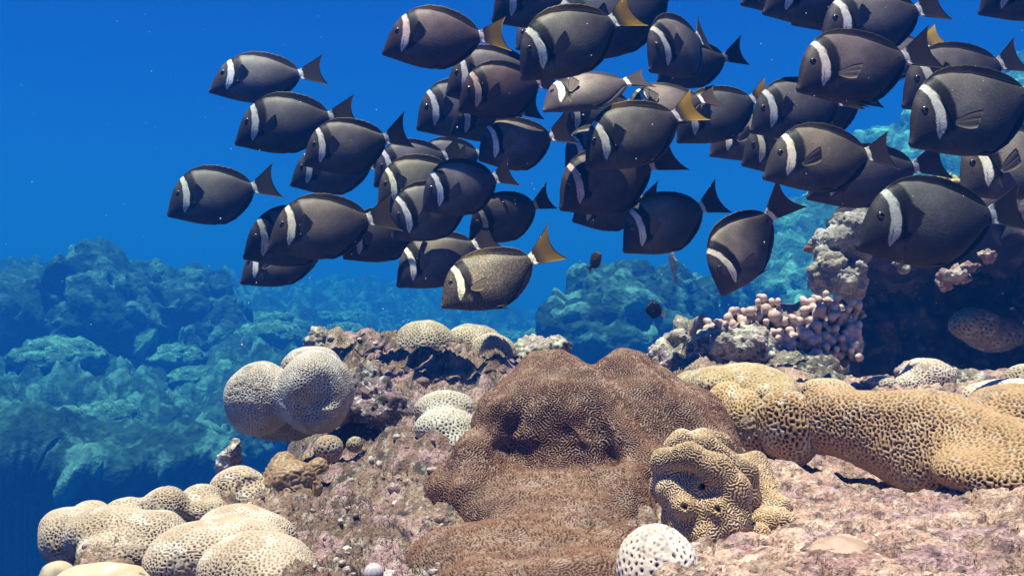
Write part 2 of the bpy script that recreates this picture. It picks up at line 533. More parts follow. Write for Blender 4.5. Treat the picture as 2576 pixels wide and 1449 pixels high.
# ------------------------------------------------------------------ corals of the near reef
def pit_coral(name, label, prims, h, subdiv=2, k=.02, subs=(), ks=None, wall=(0.65, 0.49, 0.35), pit=(.035, .03, .025), depth=.0016,
              n1=1, n2=3, bias=1.0, lo=-.05, hi=-.75, seed=1, group=None, keep=None, tint=0.25, whit=.35, top_small=.5, cat="coral", lump=.0042, dead=.5):
    V, Q, N, nb = blob(prims, h, subdiv, k, subs, ks, keep=keep)
    u = turing(nb, len(V), n1, n2, bias, seed=seed) + top_small * sstep(.45, 1.0, N[:, 2]) * .9  # top_small shrinks dark pits on upward faces, imitating tops washed out by sun
    m = sstep(lo, hi, u)
    dd = sstep(.30, .42, fbm(V, 17, 4, .55, seed * 2.7 + 40.) - .2 * N[:, 2]) * dead      # bare, overgrown scars
    m = m * (1 - dd)
    rim = sstep(-.9, -.1, u) * sstep(.95, .2, u)
    V2 = V - N * (m * depth)[:, None] + N * (fbm(V, 13, 2, .5, seed * 1.3) * lump + fbm(V, 45, 2, .5, seed * .7) * lump * .22 + rim * depth * .22 + dd * fbm(V, 160, 3, .6) * .0022)[:, None]
    c = np.tile(np.array(wall), (len(V), 1))
    c = mixc(c, np.array(wall) * np.array((.72, .66, .55)), sstep(-.1, .5, fbm(V, 22, 3, .5, seed)) * tint * 2)
    c = mixc(c, (.80, .78, .72), sstep(.1, .6, fbm(V, 60, 3, .5, seed + 5.)) * whit)
    c = mixc(c, mixc(np.tile(np.array((.24, .18, .14)), (len(V), 1)), (.48, .42, .36), sstep(0, .5, fbm(V, 120, 3, .6, 3.))), dd)
    c = mixc(c, pit, m)
    o = obj(name, make_mesh(name, V2, Q, c), M_coral)
    return tag(o, label, cat, group)

def maze_coral(name, label, prims, h, subdiv=2, k=.03, subs=(), ks=None, ridge=(.225, .108, .057), groove=(.028, .012, .008), depth=.0016,
               n1=2, n2=5, bias=0., seed=1, keep=None, pale=(.35, .215, .15), relief=.006, rscale=16, cat="coral", post=None, mat=None):
    V, Q, N, nb = blob(prims, h, subdiv, k, subs, ks, keep=keep)
    u = turing(nb, len(V), n1, n2, bias, seed=seed)
    m = sstep(.5, -.6, u)
    big = fbm(V, rscale, 3, .5, seed * 1.7)
    V2 = V - N * (m * depth)[:, None] + N * (big * relief)[:, None]
    c = np.tile(np.array(ridge), (len(V), 1))
    c = mixc(c, pale, sstep(.0, .55, fbm(V, 30, 4, .6, seed + 9.)) * .7)
    c = mixc(c, np.array(ridge) * .6, sstep(.1, .6, fbm(V, 11, 3, .5, seed + 3.)) * .6)
    c = mixc(c, groove, m * .92)
    if post:
        V2, c = post(V, V2, N, c)
    o = obj(name, make_mesh(name, V2, Q, c), mat or M_brown)
    return tag(o, label, cat)

def rock(name, label, prims, h, subdiv=2, k=.03, amp=1.0, seed=1, base=(.30, .25, .18), pale=(.62, .57, .48), pink=(.42, .28, .32), dark=(.06, .055, .045), cat="rock", keep=None, knob=0, subs=()):
    V, Q, N, nb = blob(prims, h, subdiv, k, keep=keep, relax=1, subs=subs)
    w1, i1 = worley(V, 42, seed * 3.3)
    d = (.5 - w1.clip(0, .9)) * .012 * (1 + knob) + fbm(V, 22, 3, .55, seed) * .010 + fbm(V, 95, 3, .6, seed + 4.) * .0038
    V2 = V + N * (d * amp)[:, None]
    c = np.tile(np.array(base), (len(V), 1))
    c = mixc(c, pale, sstep(-.05, .5, fbm(V, 32, 4, .6, seed + 1.)) * .9)
    c = mixc(c, pink, sstep(.0, .5, fbm(V, 15, 3, .6, seed + 2.)) * .7)
    c = mixc(c, dark, sstep(.1, .55, fbm(V, 55, 4, .6, seed + 7.)) * .85)
    c = mixc(c, (.75, .72, .66), sstep(.3, .6, fbm(V, 160, 2, .6, seed + 3.)) * .6)
    o = obj(name, make_mesh(name, V2, Q, c), M_rock)
    return tag(o, label, cat)

# left overhanging pair of domes
pit_coral("brain_coral", "large pale two-lobed brain coral overhanging the dark hollow at left",
          [E(655, 1000, 1.12, 84, 90), E(795, 985, 1.10, 97, 104), E(785, 930, 1.20, 76, 62), E(715, 1040, 1.19, 110, 70), E(830, 1010, 1.2, 70, 70)],
          .0036, 2, .016, subs=[E(800, 985, 1.043, 20, 17, .020), E(770, 1035, 1.050, 22, 8, .012)], ks=.03,
          wall=(.56, .49, .42), depth=.0018, seed=3)
pit_coral("brain_coral", "round single-domed pale coral standing at the back edge of the reef",
          [E(1072, 868, 1.56, 83, 64), E(1080, 900, 1.56, 70, 40)], .006, 2, .015, wall=(0.54, 0.45, 0.34), seed=4)
pit_coral("brain_coral", "lumpy pale coral just right of the round dome at the back edge",
          [E(1190, 850, 1.62, 68, 36), E(1232, 902, 1.56, 52, 66), E(1175, 865, 1.60, 45, 40), E(1260, 898, 1.58, 40, 50)], .006, 2, .012, wall=(0.54, 0.44, 0.32), seed=5)
pit_coral("brain_coral", "pale green-white dimpled coral tucked against the left flank of the big brown coral",
          [E(1118, 1030, 1.12, 76, 48), E(1125, 1075, 1.08, 84, 48), E(1150, 1120, 1.06, 55, 40)], .0052, 2, .010, wall=(0.56, 0.50, 0.42), depth=.002, seed=6, top_small=.25)
pit_coral("brain_coral", "small dimpled ball of coral under the overhanging two-lobed coral",
          [E(828, 1130, 1.0, 36, 33)], .004, 2, .01, wall=(0.45, 0.34, 0.24), seed=7)
pit_coral("brain_coral", "tiny yellowish coral patch beside the small coral ball",
          [E(892, 1118, 1.03, 26, 23)], .004, 2, .01, wall=(0.45, 0.36, 0.22), seed=8)
pit_coral("brain_coral", "pale conical coral with a dimple, below the dark hollow at left",
          [E(602, 1222, .95, 66, 58), E(640, 1260, .94, 60, 40), E(585, 1250, .96, 55, 40)], .0048, 2, .02, subs=[E(604, 1214, .905, 13, 10, .014)], ks=.03, wall=(0.54, 0.41, 0.29), seed=9, top_small=.7)
pit_coral("brain_coral", "long lumpy pale coral lying at the far left edge of the reef",
          [E(190, 1352, .85, 84, 72), E(285, 1345, .83, 110, 68), E(385, 1350, .82, 95, 66), E(418, 1272, .89, 62, 56), E(502, 1262, .92, 58, 50), E(235, 1300, .88, 52, 42), E(325, 1292, .87, 62, 42), E(525, 1290, .9, 58, 45), E(150, 1325, .86, 46, 42), E(310, 1390, .80, 110, 46)],
          .0038, 2, .009, wall=(.54, .42, .31), depth=.002, seed=10)
pit_coral("brain_coral", "big folded cream coral in stacked arches at the bottom left",
          [E(618, 1350, .80, 126, 84), E(560, 1390, .76, 175, 88), E(650, 1440, .70, 155, 98), E(455, 1420, .745, 95, 66), E(700, 1480, .68, 120, 90)],
          .0038, 2, .008, wall=(.57, .44, .33), depth=.0018, seed=11, top_small=.6, keep=lambda p: p[:, 2] > -.34)
pit_coral("brain_coral", "smooth greenish coral cushion cut by the bottom edge at left",
          [E(270, 1462, .73, 130, 40), E(150, 1452, .76, 45, 36)], .0046, 1, .012, wall=(0.56, 0.45, 0.31), depth=.0012, seed=12, bias=1.30)

# the big brown coral in the middle
maze_coral("leathery_brain_coral", "huge folded brown coral with fine wormy ridges in the centre foreground",
           [E(1400, 1120, 1.03, 195, 225, .14), E(1590, 1090, 1.04, 165, 190, .13), E(1385, 940, 1.05, 74, 56, .05), E(1565, 940, 1.04, 64, 64, .05), E(1720, 1100, 1.02, 120, 130, .1),
            E(1275, 1060, 1.0, 80, 105, .07), E(1215, 1190, .93, 92, 120, .06), E(1290, 1280, .88, 150, 110, .08), E(1450, 1290, .87, 190, 110, .10), E(1400, 1385, .76, 250, 95, .07),
            E(1170, 1420, .74, 140, 80, .06), E(1480, 1460, .66, 170, 80, .05), E(1300, 1470, .67, 200, 70, .05), E(1585, 1265, .84, 66, 105, .05), E(1110, 1240, .92, 45, 70, .04), E(1640, 1200, .93, 110, 110, .07), C((1556, 935, 1.01), (1810, 1150, .92), 46, 52), C((1385, 928, 1.01), (1255, 1050, .935), 44, 42), C((1255, 1050, .935), (1175, 1240, .865), 42, 46), C((1480, 960, .965), (1650, 1190, .87), 40, 44), C((1400, 1000, .945), (1520, 1230, .845), 30, 40), E(1780, 1150, .98, 80, 80, .05)],
             .0052, 3, .018, subs=[E(1345, 1140, .84, 125, 48, .07), C((1660, 985, .90), (1790, 1085, .865), 22, 26)], ks=.055,
           n1=2, n2=5, depth=.0013, seed=21, keep=lambda p: p[:, 1] < 1.14, relief=.007, rscale=14)

# yellow knobbed coral on its right
tub = [(1763, 1222, .731), (1720, 1273, .722), (1803, 1279, .714)]
def holes(V, V2, N, c):
    for q in tub:
        p = W(q[0] + 1, q[1] + 1, q[2] - .013)
        d = np.linalg.norm((V - p) * np.array((1, .5, 1)), axis=1)
        m = sstep(.0033, .0023, d)
        V2 = V2 - N * (m * .006)[:, None]
        c = mixc(c, (.012, .01, .008), m)
    hollow = sstep(.05, .30, N[:, 2] * -1 + .1)
    return V2, c
maze_coral("knobbed_coral", "golden knobbed coral with curved ridges and small dark holes, right of the brown coral",
           [E(1785, 1250, .790, 118, 120, .055), E(1775, 1325, .765, 105, 58, .045), E(1870, 1240, .80, 66, 95, .05),
            C((1668, 1156, .738), (1735, 1144, .726), 27, 30), C((1735, 1144, .726), (1805, 1178, .718), 30, 32), C((1805, 1178, .718), (1848, 1230, .715), 32, 34), C((1848, 1230, .715), (1860, 1290, .712), 34, 30),
            C((1780, 1122, .76), (1873, 1190, .75), 30, 30), C((1873, 1190, .75), (1890, 1250, .745), 30, 22),
            E(1716, 1110, .77, 29, 32), E(1771, 1106, .775, 36, 30), E(1814, 1114, .78, 26, 28), E(1690, 1126, .765, 22, 24),
            E(1674, 1230, .733, 22, 26), C((1668, 1156, .738), (1655, 1230, .752), 22, 18), E(1763, 1220, .731, 31, 32, .015), E(1720, 1271, .722, 32, 32, .015), E(1803, 1277, .714, 30, 30, .015), E(1765, 1285, .738, 75, 50, .028),
            E(1698, 1225, .752, 48, 66, .03), E(1839, 1322, .706, 37, 36), E(1790, 1345, .712, 50, 30), E(1735, 1338, .722, 40, 34), E(1690, 1310, .735, 26, 30),
            C((1905, 1160, .80), (1930, 1225, .775), 26, 24), E(1924, 1243, .765, 34, 24), E(1958, 1273, .75, 38, 28), E(1933, 1311, .735, 42, 30), E(1975, 1310, .73, 30, 24), E(1900, 1340, .715, 40, 26)],
           .0036, 3, .009, ridge=(.62, .43, .25), groove=(.20, .10, .045), pale=(.76, .60, .43), depth=.0010, n1=3, n2=7, seed=31, relief=.001, post=holes)

pit_coral("dimpled_coral", "bright white egg-shaped coral with black star dimples at the bottom centre",
          [E(1652, 1400, .60, 93, 88, .03), E(1660, 1470, .6, 96, 70, .03)], .0046, 2, .02, wall=(0.82, 0.68, 0.61), pit=(.05, .045, .05), depth=.0016, n1=2, n2=5, seed=13, top_small=.3)

# right: the big porous log and its neighbours
pit_coral("porous_coral", "long thick honeycombed tan coral log across the right foreground",
          [C((2080, 1058, .99), (2330, 1090, .93), 80, 98), C((2330, 1090, .93), (2600, 1165, .82), 98, 95), C((2230, 1120, .96), (2330, 1180, .9), 70, 60), E(2560, 1060, .93, 120, 95, .06), E(2480, 1190, .82, 120, 60, .05)],
          .0052, 2, .028, wall=(.50, .315, .17), pit=(.010, .009, .011), bias=.78, n1=1, n2=4, lo=.3, hi=-.5, tint=.15, whit=.12, lump=.005, depth=.0038, seed=14, top_small=.2)
pit_coral("porous_coral", "short round honeycombed tan coral at the left end of the big log",
          [E(1978, 1050, 1.0, 68, 72), E(1990, 1110, 1.0, 62, 70)], .006, 2, .02, wall=(.52, .33, .17), bias=.85, pit=(.012, .010, .012), depth=.0035, lo=.15, hi=-.6, n1=1, n2=4, seed=15, top_small=.2)
pit_coral("porous_coral", "brown-green porous coral sheet between the big brown coral and the knobbly rock",
          [E(1870, 962, 1.16, 125, 46, .07), E(1790, 975, 1.18, 70, 40, .05), E(1930, 985, 1.10, 75, 40, .05), E(1745, 960, 1.22, 50, 26, .04)], .006, 2, .015, wall=(0.52, 0.38, 0.21), pit=(.03, .025, .02), depth=.0022, seed=16, top_small=.4)
pit_coral("porous_coral", "golden porous coral flank dipping into the gap beside the big brown coral",
          [E(1868, 1060, 1.05, 48, 80), E(1830, 1010, 1.10, 55, 50), E(1900, 1100, 1.04, 40, 60)], .0055, 2, .02, wall=(0.59, 0.39, 0.20), pit=(.025, .02, .02), depth=.0026, seed=17, top_small=.3)
pit_coral("porous_coral", "low tan porous coral behind the gap in the big log",
          [E(2070, 985, 1.14, 52, 32), E(2110, 1000, 1.12, 50, 30)], .0055, 2, .02, wall=(0.58, 0.41, 0.26), depth=.0025, seed=18)
pit_coral("brain_coral", "white-topped dimpled coral dome in front of the dark cave",
          [E(2335, 946, 1.31, 68, 44), E(2285, 968, 1.29, 50, 26)], .0055, 2, .02, wall=(0.69, 0.56, 0.47), depth=.0024, seed=19)
pit_coral("brain_coral", "flat little dimpled coral at the left foot of the cave",
          [E(2225, 966, 1.29, 42, 18)], .0055, 2, .02, wall=(0.59, 0.47, 0.37), depth=.002, seed=20)
pit_coral("brain_coral", "pale coral dome at the right edge above the honeycombed log",
          [E(2500, 1000, 1.08, 85, 44), E(2580, 1010, 1.05, 90, 50)], .006, 2, .02, wall=(0.73, 0.58, 0.47), depth=.0024, n1=2, n2=5, seed=22)
pit_coral("brain_coral", "small greenish coral dome cut by the right edge before the cave",
          [E(2585, 955, 1.25, 55, 36)], .006, 2, .02, wall=(0.54, 0.44, 0.32), depth=.002, seed=23)
pit_coral("porous_coral", "spotted coral head half lit inside the dark cave",
          [E(2450, 815, 1.96, 62, 42), E(2500, 840, 2.0, 80, 46)], .009, 2, .02, wall=(.30, .23, .13), depth=.004, n1=2, n2=5, seed=24)

# rocks
rock("boulder", "rough brown boulder pair behind the two-lobed coral at the back edge",
     [E(805, 865, 1.58, 42, 42), E(880, 885, 1.58, 62, 48), E(925, 905, 1.55, 38, 34)], .008, 2, .012, .9, 41, base=(.27, .21, .15))
rock("boulder", "whitish crumbly boulder between the back corals and the big brown coral",
     [E(1345, 892, 1.62, 62, 46), E(1395, 880, 1.62, 32, 36), E(1300, 905, 1.6, 40, 36)], .008, 2, .012, 1.0, 42, base=(.42, .38, .28), pale=(.70, .66, .56))
rock("boulder", "grey-pink encrusted boulder under the pink finger coral",
     [E(1850, 880, 1.42, 105, 62), E(1790, 900, 1.42, 70, 50), E(1940, 905, 1.42, 60, 45)], .008, 2, .015, .9, 43, base=(.36, .30, .25), pink=(.46, .33, .38))
rock("boulder", "knobbly grey boulder left of the encrusted one, at the reef edge",
     [E(1735, 850, 1.5, 52, 42), E(1680, 900, 1.47, 55, 40), E(1640, 920, 1.48, 34, 26), E(1720, 920, 1.44, 60, 40)], .008, 2, .010, 1.1, 44, base=(.28, .25, .19), knob=1.0)
rock("boulder", "dark algae-covered rock sloping down below the finger coral",
     [E(2030, 930, 1.38, 90, 40), E(2085, 965, 1.32, 55, 30), E(1960, 930, 1.4, 60, 36)], .008, 2, .02, .7, 45, base=(.15, .12, .09), pale=(.28, .24, .18), pink=(.2, .15, .14))
rock("boulder", "brown rock behind the white-topped coral dome before the cave",
     [E(2320, 936, 1.42, 65, 36), E(2400, 950, 1.4, 50, 30)], .008, 2, .02, .8, 46, base=(.24, .18, .13))
rock("boulder", "low brown rock right of the white-topped coral dome",
     [E(2450, 965, 1.3, 55, 28)], .008, 2, .02, .8, 47, base=(.22, .18, .12))
rock("boulder", "purple-black pitted rock between the two-lobed coral and the grey turf",
     [E(950, 1010, 1.2, 62, 62), E(985, 1040, 1.17, 50, 50), E(930, 960, 1.28, 50, 40)], .007, 2, .015, 1.1, 48, base=(.15, .10, .11), pale=(.30, .27, .25), pink=(.26, .15, .18))
maze_coral("lumpy_coral", "soft yellow-brown lumpy coral on the slope left of centre",
           [E(715, 1180, .97, 42, 36), E(760, 1195, .96, 38, 32), E(700, 1225, .95, 36, 34), E(740, 1245, .94, 44, 30), E(690, 1195, .96, 30, 26), E(775, 1230, .95, 34, 26), E(735, 1210, .95, 60, 50), E(800, 1175, .98, 24, 20)],
           .005, 2, .008, ridge=(.36, .23, .12), groove=(.22, .13, .06), pale=(.42, .30, .18), depth=.0008, relief=.004, rscale=45, seed=49)
rock("cobble", "white-crusted stone poking out of the dark hollow at far left",
     [E(572, 1160, 1.12, 24, 44), E(585, 1130, 1.14, 20, 26)], .006, 2, .012, .6, 50, base=(.55, .5, .44), pale=(.75, .72, .66))
V, Q, N, nb = blob([E(940, 1441, .655, 25, 25, .006)], .002, 2, .003)
tag(obj("shell", make_mesh("shell", V, Q, mixc(np.tile(np.array((.62, .55, .56)), (len(V), 1)), (.40, .30, .34), sstep(.0, .5, np.sin(np.linalg.norm(V - W(940, 1441, .645), axis=1) * 2600))* .5)), M_soft),
    "small round white shell on the rubble at the bottom, left of centre", "shell")
V, Q, N, nb = blob([E(2130, 1398, .63, 78, 34, .03), E(2100, 1412, .62, 50, 26, .02)], .004, 2, .02)
tag(obj("cobble", make_mesh("cobble", V + N * (fbm(V, 40, 3) * .002)[:, None], Q, mixc(np.tile(np.array((.52, .34, .26)), (len(V), 1)), (.40, .26, .2), sstep(0, .5, fbm(V, 50, 3)))), M_soft),
    "smooth peach-coloured stone set in the pink crust at the bottom right", "stone")

# pink finger coral: many short blunt branches on one colony
fr = np.random.default_rng(12)
base = [E(1900, 830, 1.50, 70, 30, .04), E(1960, 805, 1.52, 120, 42, .05), E(2060, 820, 1.50, 85, 75, .05), E(2090, 890, 1.49, 45, 50, .04)]
limbs = []
for t in range(1500):
    px = fr.uniform(1768, 2162)
    top = 805 if px < 1830 else (775 if px < 1900 else (748 if px < 1990 else 738 + abs(px - 2075) * .28))
    bot = 828 if px < 1830 else (838 if px < 1900 else (880 if px < 2000 else 900))
    py = fr.uniform(top, bot)
    if px > 1960 and px < 2020 and py < 800 + fr.uniform(-15, 15):
        continue
    r = fr.uniform(8, 13.5)
    if any(math.hypot(px - a, py - b) < 12 + r * .35 for a, b, q in limbs):
        continue
    dep = 1.41 + fr.uniform(-.016, .016) + (900 - py) / 900 * .24
    limbs.append((px, py, dep))
    ox, oy = (1985 - px) * .10 + fr.uniform(-10, 10), (880 - py) * .20 + fr.uniform(6, 22)
    base.append(C((px + ox, py + oy, dep + .050), (px, py + 5, dep), r * .5, r * .66))
    base.append(E(px, py, dep - .004, r * fr.uniform(.85, 1.1), r * fr.uniform(.85, 1.15)))
    if fr.random() < .4:
        base.append(E(px + fr.uniform(-14, 14), py + fr.uniform(-8, 6), dep, r * .8, r * .75))
fv, fq, fn_, fnb = blob(base, .0035, 1, .004)
fc_ = np.tile(np.array((.46, .33, .27)), (len(fv), 1))
prot = np.full(len(fv), 9.0)
for a, b, q in limbs:
    prot = np.minimum(prot, np.linalg.norm(fv - W(a, b, q - .005), axis=1))
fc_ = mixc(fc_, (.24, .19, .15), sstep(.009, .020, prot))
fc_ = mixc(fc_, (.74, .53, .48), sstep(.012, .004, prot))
fc_ = mixc(fc_, (.36, .28, .30), sstep(.1, .6, fbm(fv, 30, 3)) * .3)
tag(obj("finger_coral", make_mesh("finger_coral", fv, fq, fc_), M_soft), "pink finger coral colony of blunt knobs at the reef edge by the cave", "coral")

# the big overhanging rock on the right with its dark cave
V, Q, N, nb = blob([E(2420, 565, 2.25, 270, 70, .42), E(2700, 580, 2.0, 260, 95, .50), E(2230, 640, 2.35, 110, 90, .25), E(2640, 760, 2.8, 480, 260, .30), E(2300, 800, 2.75, 190, 240, .22), E(3000, 700, 2.0, 260, 300, .5)],
                   .03, 2, .08, keep=lambda p: p[:, 2] > -.8, relax=1)
d = fbm(V, 4, 4, .55) * .06 + fbm(V, 18, 4, .6, 3.) * .022 + (.5 - worley(V, 14, 2.2)[0].clip(0, .9)) * .03
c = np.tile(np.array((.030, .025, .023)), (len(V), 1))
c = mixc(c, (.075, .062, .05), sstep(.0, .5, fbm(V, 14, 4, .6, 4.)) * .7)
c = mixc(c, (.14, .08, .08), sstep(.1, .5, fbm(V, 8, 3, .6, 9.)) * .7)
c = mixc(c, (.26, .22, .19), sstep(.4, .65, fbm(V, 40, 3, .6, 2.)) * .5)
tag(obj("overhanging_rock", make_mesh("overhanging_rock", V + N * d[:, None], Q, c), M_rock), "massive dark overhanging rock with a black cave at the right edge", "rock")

def lump_coral(name, label, prims, h, colr, pale, seed, k=.012, amp=1.0):
    V, Q, N, nb = blob(prims, h, 2, k, relax=1)
    d = (.5 - worley(V, 40, seed)[0].clip(0, .9)) * .012 + fbm(V, 60, 3, .6, seed) * .004 + fbm(V, 170, 2, .6, seed) * .0015
    c = mixc(np.tile(np.array(colr), (len(V), 1)), pale, sstep(-.1, .5, fbm(V, 40, 3, .6, seed)))
    c = mixc(c, np.array(colr) * .4, sstep(.2, .6, fbm(V, 26, 3, .6, seed + 4.)) * .5)
    return tag(obj(name, make_mesh(name, V + N * (d * amp)[:, None], Q, c), M_rock), label, "coral")

lump_coral("lobed_coral", "upper cluster of grey lobed coral on the left rim of the overhanging rock",
           [E(2130, 575, 1.82, 42, 40), E(2105, 605, 1.80, 36, 36), E(2065, 612, 1.83, 26, 30), E(2160, 560, 1.86, 36, 32), E(2070, 642, 1.8, 24, 26), E(2150, 620, 1.84, 46, 50), E(2045, 620, 1.84, 14, 16)], .009, (.34, .31, .28), (.52, .48, .44), 61)
lump_coral("lobed_coral", "lower cluster of grey lobed coral below the upper one, beside the cave",
           [E(2090, 665, 1.78, 40, 32), E(2062, 690, 1.79, 30, 32), E(2110, 705, 1.78, 48, 34), E(2155, 680, 1.80, 26, 26), E(2075, 715, 1.80, 40, 26), E(2140, 720, 1.82, 40, 40)], .009, (.36, .31, .26), (.56, .50, .44), 62)
lump_coral("lobed_coral", "small yellow lumpy coral on top of the overhanging rock, between the fish",
           [E(2380, 470, 1.95, 30, 28), E(2365, 485, 1.95, 26, 22), E(2400, 480, 1.95, 24, 24), E(2380, 510, 1.97, 36, 30)], .009, (.48, .38, .18), (.62, .52, .30), 63, .008, 1.5)
lump_coral("lobed_coral", "ragged red-white coral clump catching sun on the cave ledge",
           [E(2400, 692, 1.85, 30, 16), E(2445, 668, 1.84, 24, 11), E(2482, 640, 1.82, 26, 12), E(2380, 715, 1.88, 22, 14), E(2425, 705, 1.86, 20, 12)], .009, (.34, .20, .18), (.62, .52, .44), 64, .008, 1.8)
lump_coral("lobed_coral", "little pale coral tuft alone at the top of the cave mouth",
           [E(2263, 660, 1.8, 16, 14), E(2275, 672, 1.8, 12, 12)], .007, (.40, .34, .26), (.6, .54, .44), 65, .008, 1.2)

# ------------------------------------------------------------------ loose rubble and algal turf on the near reef
ur = np.random.default_rng(77)
vis = np.nonzero((NEAR_P[:, 1] < 1.7) & (NEAR_P[:, 2] > -.30))[0]
pick = ur.choice(vis, 900, p=(1.05 - NEAR_R[vis]) / (1.05 - NEAR_R[vis]).sum())
t_, p_ = np.linspace(0, np.pi, 7), np.linspace(0, 2 * np.pi, 9, endpoint=False)
T_, P_ = np.meshgrid(t_, p_, indexing='ij')
sph = np.stack((np.sin(T_) * np.cos(P_), np.sin(T_) * np.sin(P_), np.cos(T_)), 2).reshape(-1, 3)
ii = np.arange(63).reshape(7, 9); jj = np.roll(ii, -1, 1)
sq_ = np.stack((ii[:-1], ii[1:], jj[1:], jj[:-1]), 2).reshape(-1, 4)
VV, QQ, CC = [], [], []
for k, i in enumerate(pick):
    p = NEAR_P[i]
    r = ur.uniform(.002, .006) * (1.6 if ur.random() < .12 else 1) * (.5 + p[1] * .5)
    v = sph * (1 + .45 * perlin(sph * 1.3 + k * 3.7)[:, None]) * np.array((1, ur.uniform(.5, 1), ur.uniform(.45, .9))) * r
    a = ur.uniform(0, 6.28); ca, sa = math.cos(a), math.sin(a)
    v = np.stack((v[:, 0] * ca - v[:, 1] * sa, v[:, 0] * sa + v[:, 1] * ca, v[:, 2]), 1)
    VV.append(v + p + np.array((0, 0, r * .15))); QQ.append(sq_ + 63 * k)
    base_c = np.array(((.52, .42, .36), (.40, .27, .22), (.55, .38, .36), (.30, .20, .16), (.70, .62, .56))[ur.integers(0, 5)]) * ur.uniform(.7, 1.1)
    CC.append(np.tile(base_c, (63, 1)) * (1 + .3 * perlin(sph * 3 + k)[:, None]))
o = obj("rubble", make_mesh("rubble", np.concatenate(VV), np.concatenate(QQ), np.concatenate(CC)), M_rock)
o["kind"] = "stuff"; o["label"] = "coral rubble strewn over the near reef rock"; o["category"] = "rubble"
tm = vis[(NEAR_R[vis] < .4)]
clump = fbm(NEAR_P[tm], 11, 3, .6, 51.)
tm = ur.choice(tm[clump > -.05], 26000)
B = NEAR_P[tm] + ur.normal(0, .0012, (len(tm), 3)) * np.array((1, 1, .2))
hgt = ur.uniform(.002, .0065, len(tm)) * (.5 + .6 * B[:, 1]); ang = ur.uniform(0, 6.28, len(tm)); lean = ur.normal(0, .5, (len(tm), 2))
wv = np.stack((np.cos(ang), np.sin(ang), 0 * ang), 1) * (.00045 * (.5 + B[:, 1]))[:, None]
tip = B + np.stack((lean[:, 0] * hgt, lean[:, 1] * hgt, hgt), 1)
TV = np.stack((B - wv, B + wv, tip), 1).reshape(-1, 3)
tcol = np.array(((.15, .12, .085), (.10, .10, .06), (.21, .15, .13), (.28, .23, .18)))[ur.integers(0, 4, len(tm))] * ur.uniform(.6, 1.2, len(tm))[:, None]
o = obj("algal_turf", make_mesh("algal_turf", TV, np.arange(len(TV)).reshape(-1, 3), np.repeat(tcol, 3, 0)), M_soft)
o["kind"] = "stuff"; o["label"] = "short brown algal turf on the left part of the near reef"; o["category"] = "algae"
# ------------------------------------------------------------------ fish
def fish_mat(name="fish_skin", light=1.10, dark=.80, scale=75):
    m, t, p = new_mat(name)
    N, L = t.nodes, t.links
    a = N.new("ShaderNodeAttribute"); a.attribute_name = "Col"
    y = N.new("ShaderNodeAttribute"); y.attribute_name = "Yel"
    oi = N.new("ShaderNodeObjectInfo")
    ym = N.new("ShaderNodeMath"); ym.operation = 'MULTIPLY'
    L.new(y.outputs["Fac"], ym.inputs[0]); L.new(oi.outputs["Alpha"], ym.inputs[1])
    m1 = N.new("ShaderNodeMix"); m1.data_type = 'RGBA'; m1.blend_type = 'MULTIPLY'; m1.inputs[0].default_value = 1
    L.new(a.outputs["Color"], m1.inputs[6]); L.new(oi.outputs["Color"], m1.inputs[7])
    m2 = N.new("ShaderNodeMix"); m2.data_type = 'RGBA'; m2.inputs[7].default_value = (.40, .22, .015, 1)
    L.new(ym.outputs[0], m2.inputs[0]); L.new(m1.outputs[2], m2.inputs[6])
    tc = N.new("ShaderNodeTexCoord")
    mp = N.new("ShaderNodeMapping"); mp.inputs["Scale"].default_value = (1, .15, 1.25)
    L.new(tc.outputs["Object"], mp.inputs["Vector"])
    vo = N.new("ShaderNodeTexVoronoi"); vo.inputs["Scale"].default_value = scale
    L.new(mp.outputs[0], vo.inputs["Vector"])
    no = N.new("ShaderNodeTexNoise"); no.inputs["Scale"].default_value = 9; no.inputs["Detail"].default_value = 4
    L.new(mp.outputs[0], no.inputs["Vector"])
    mr = N.new("ShaderNodeMapRange"); mr.inputs[1].default_value = .1; mr.inputs[2].default_value = .6
    mr.inputs[3].default_value = light; mr.inputs[4].default_value = dark
    L.new(vo.outputs["Distance"], mr.inputs[0])
    m3 = N.new("ShaderNodeMapRange"); m3.inputs[1].default_value = .3; m3.inputs[2].default_value = .7
    m3.inputs[3].default_value = .82; m3.inputs[4].default_value = 1.15
    L.new(no.outputs["Fac"], m3.inputs[0])
    mm = N.new("ShaderNodeMath"); mm.operation = 'MULTIPLY'
    L.new(mr.outputs[0], mm.inputs[0]); L.new(m3.outputs[0], mm.inputs[1])
    sc = N.new("ShaderNodeVectorMath"); sc.operation = 'SCALE'
    L.new(m2.outputs[2], sc.inputs[0]); L.new(mm.outputs[0], sc.inputs["Scale"])
    L.new(sc.outputs[0], p.inputs["Base Color"])
    b = N.new("ShaderNodeBump"); b.inputs["Strength"].default_value = .10; b.inputs["Distance"].default_value = .002
    L.new(vo.outputs["Distance"], b.inputs["Height"]); L.new(b.outputs[0], p.inputs["Normal"])
    p.inputs["Roughness"].default_value = .5
    p.inputs["Specular IOR Level"].default_value = .16
    return m

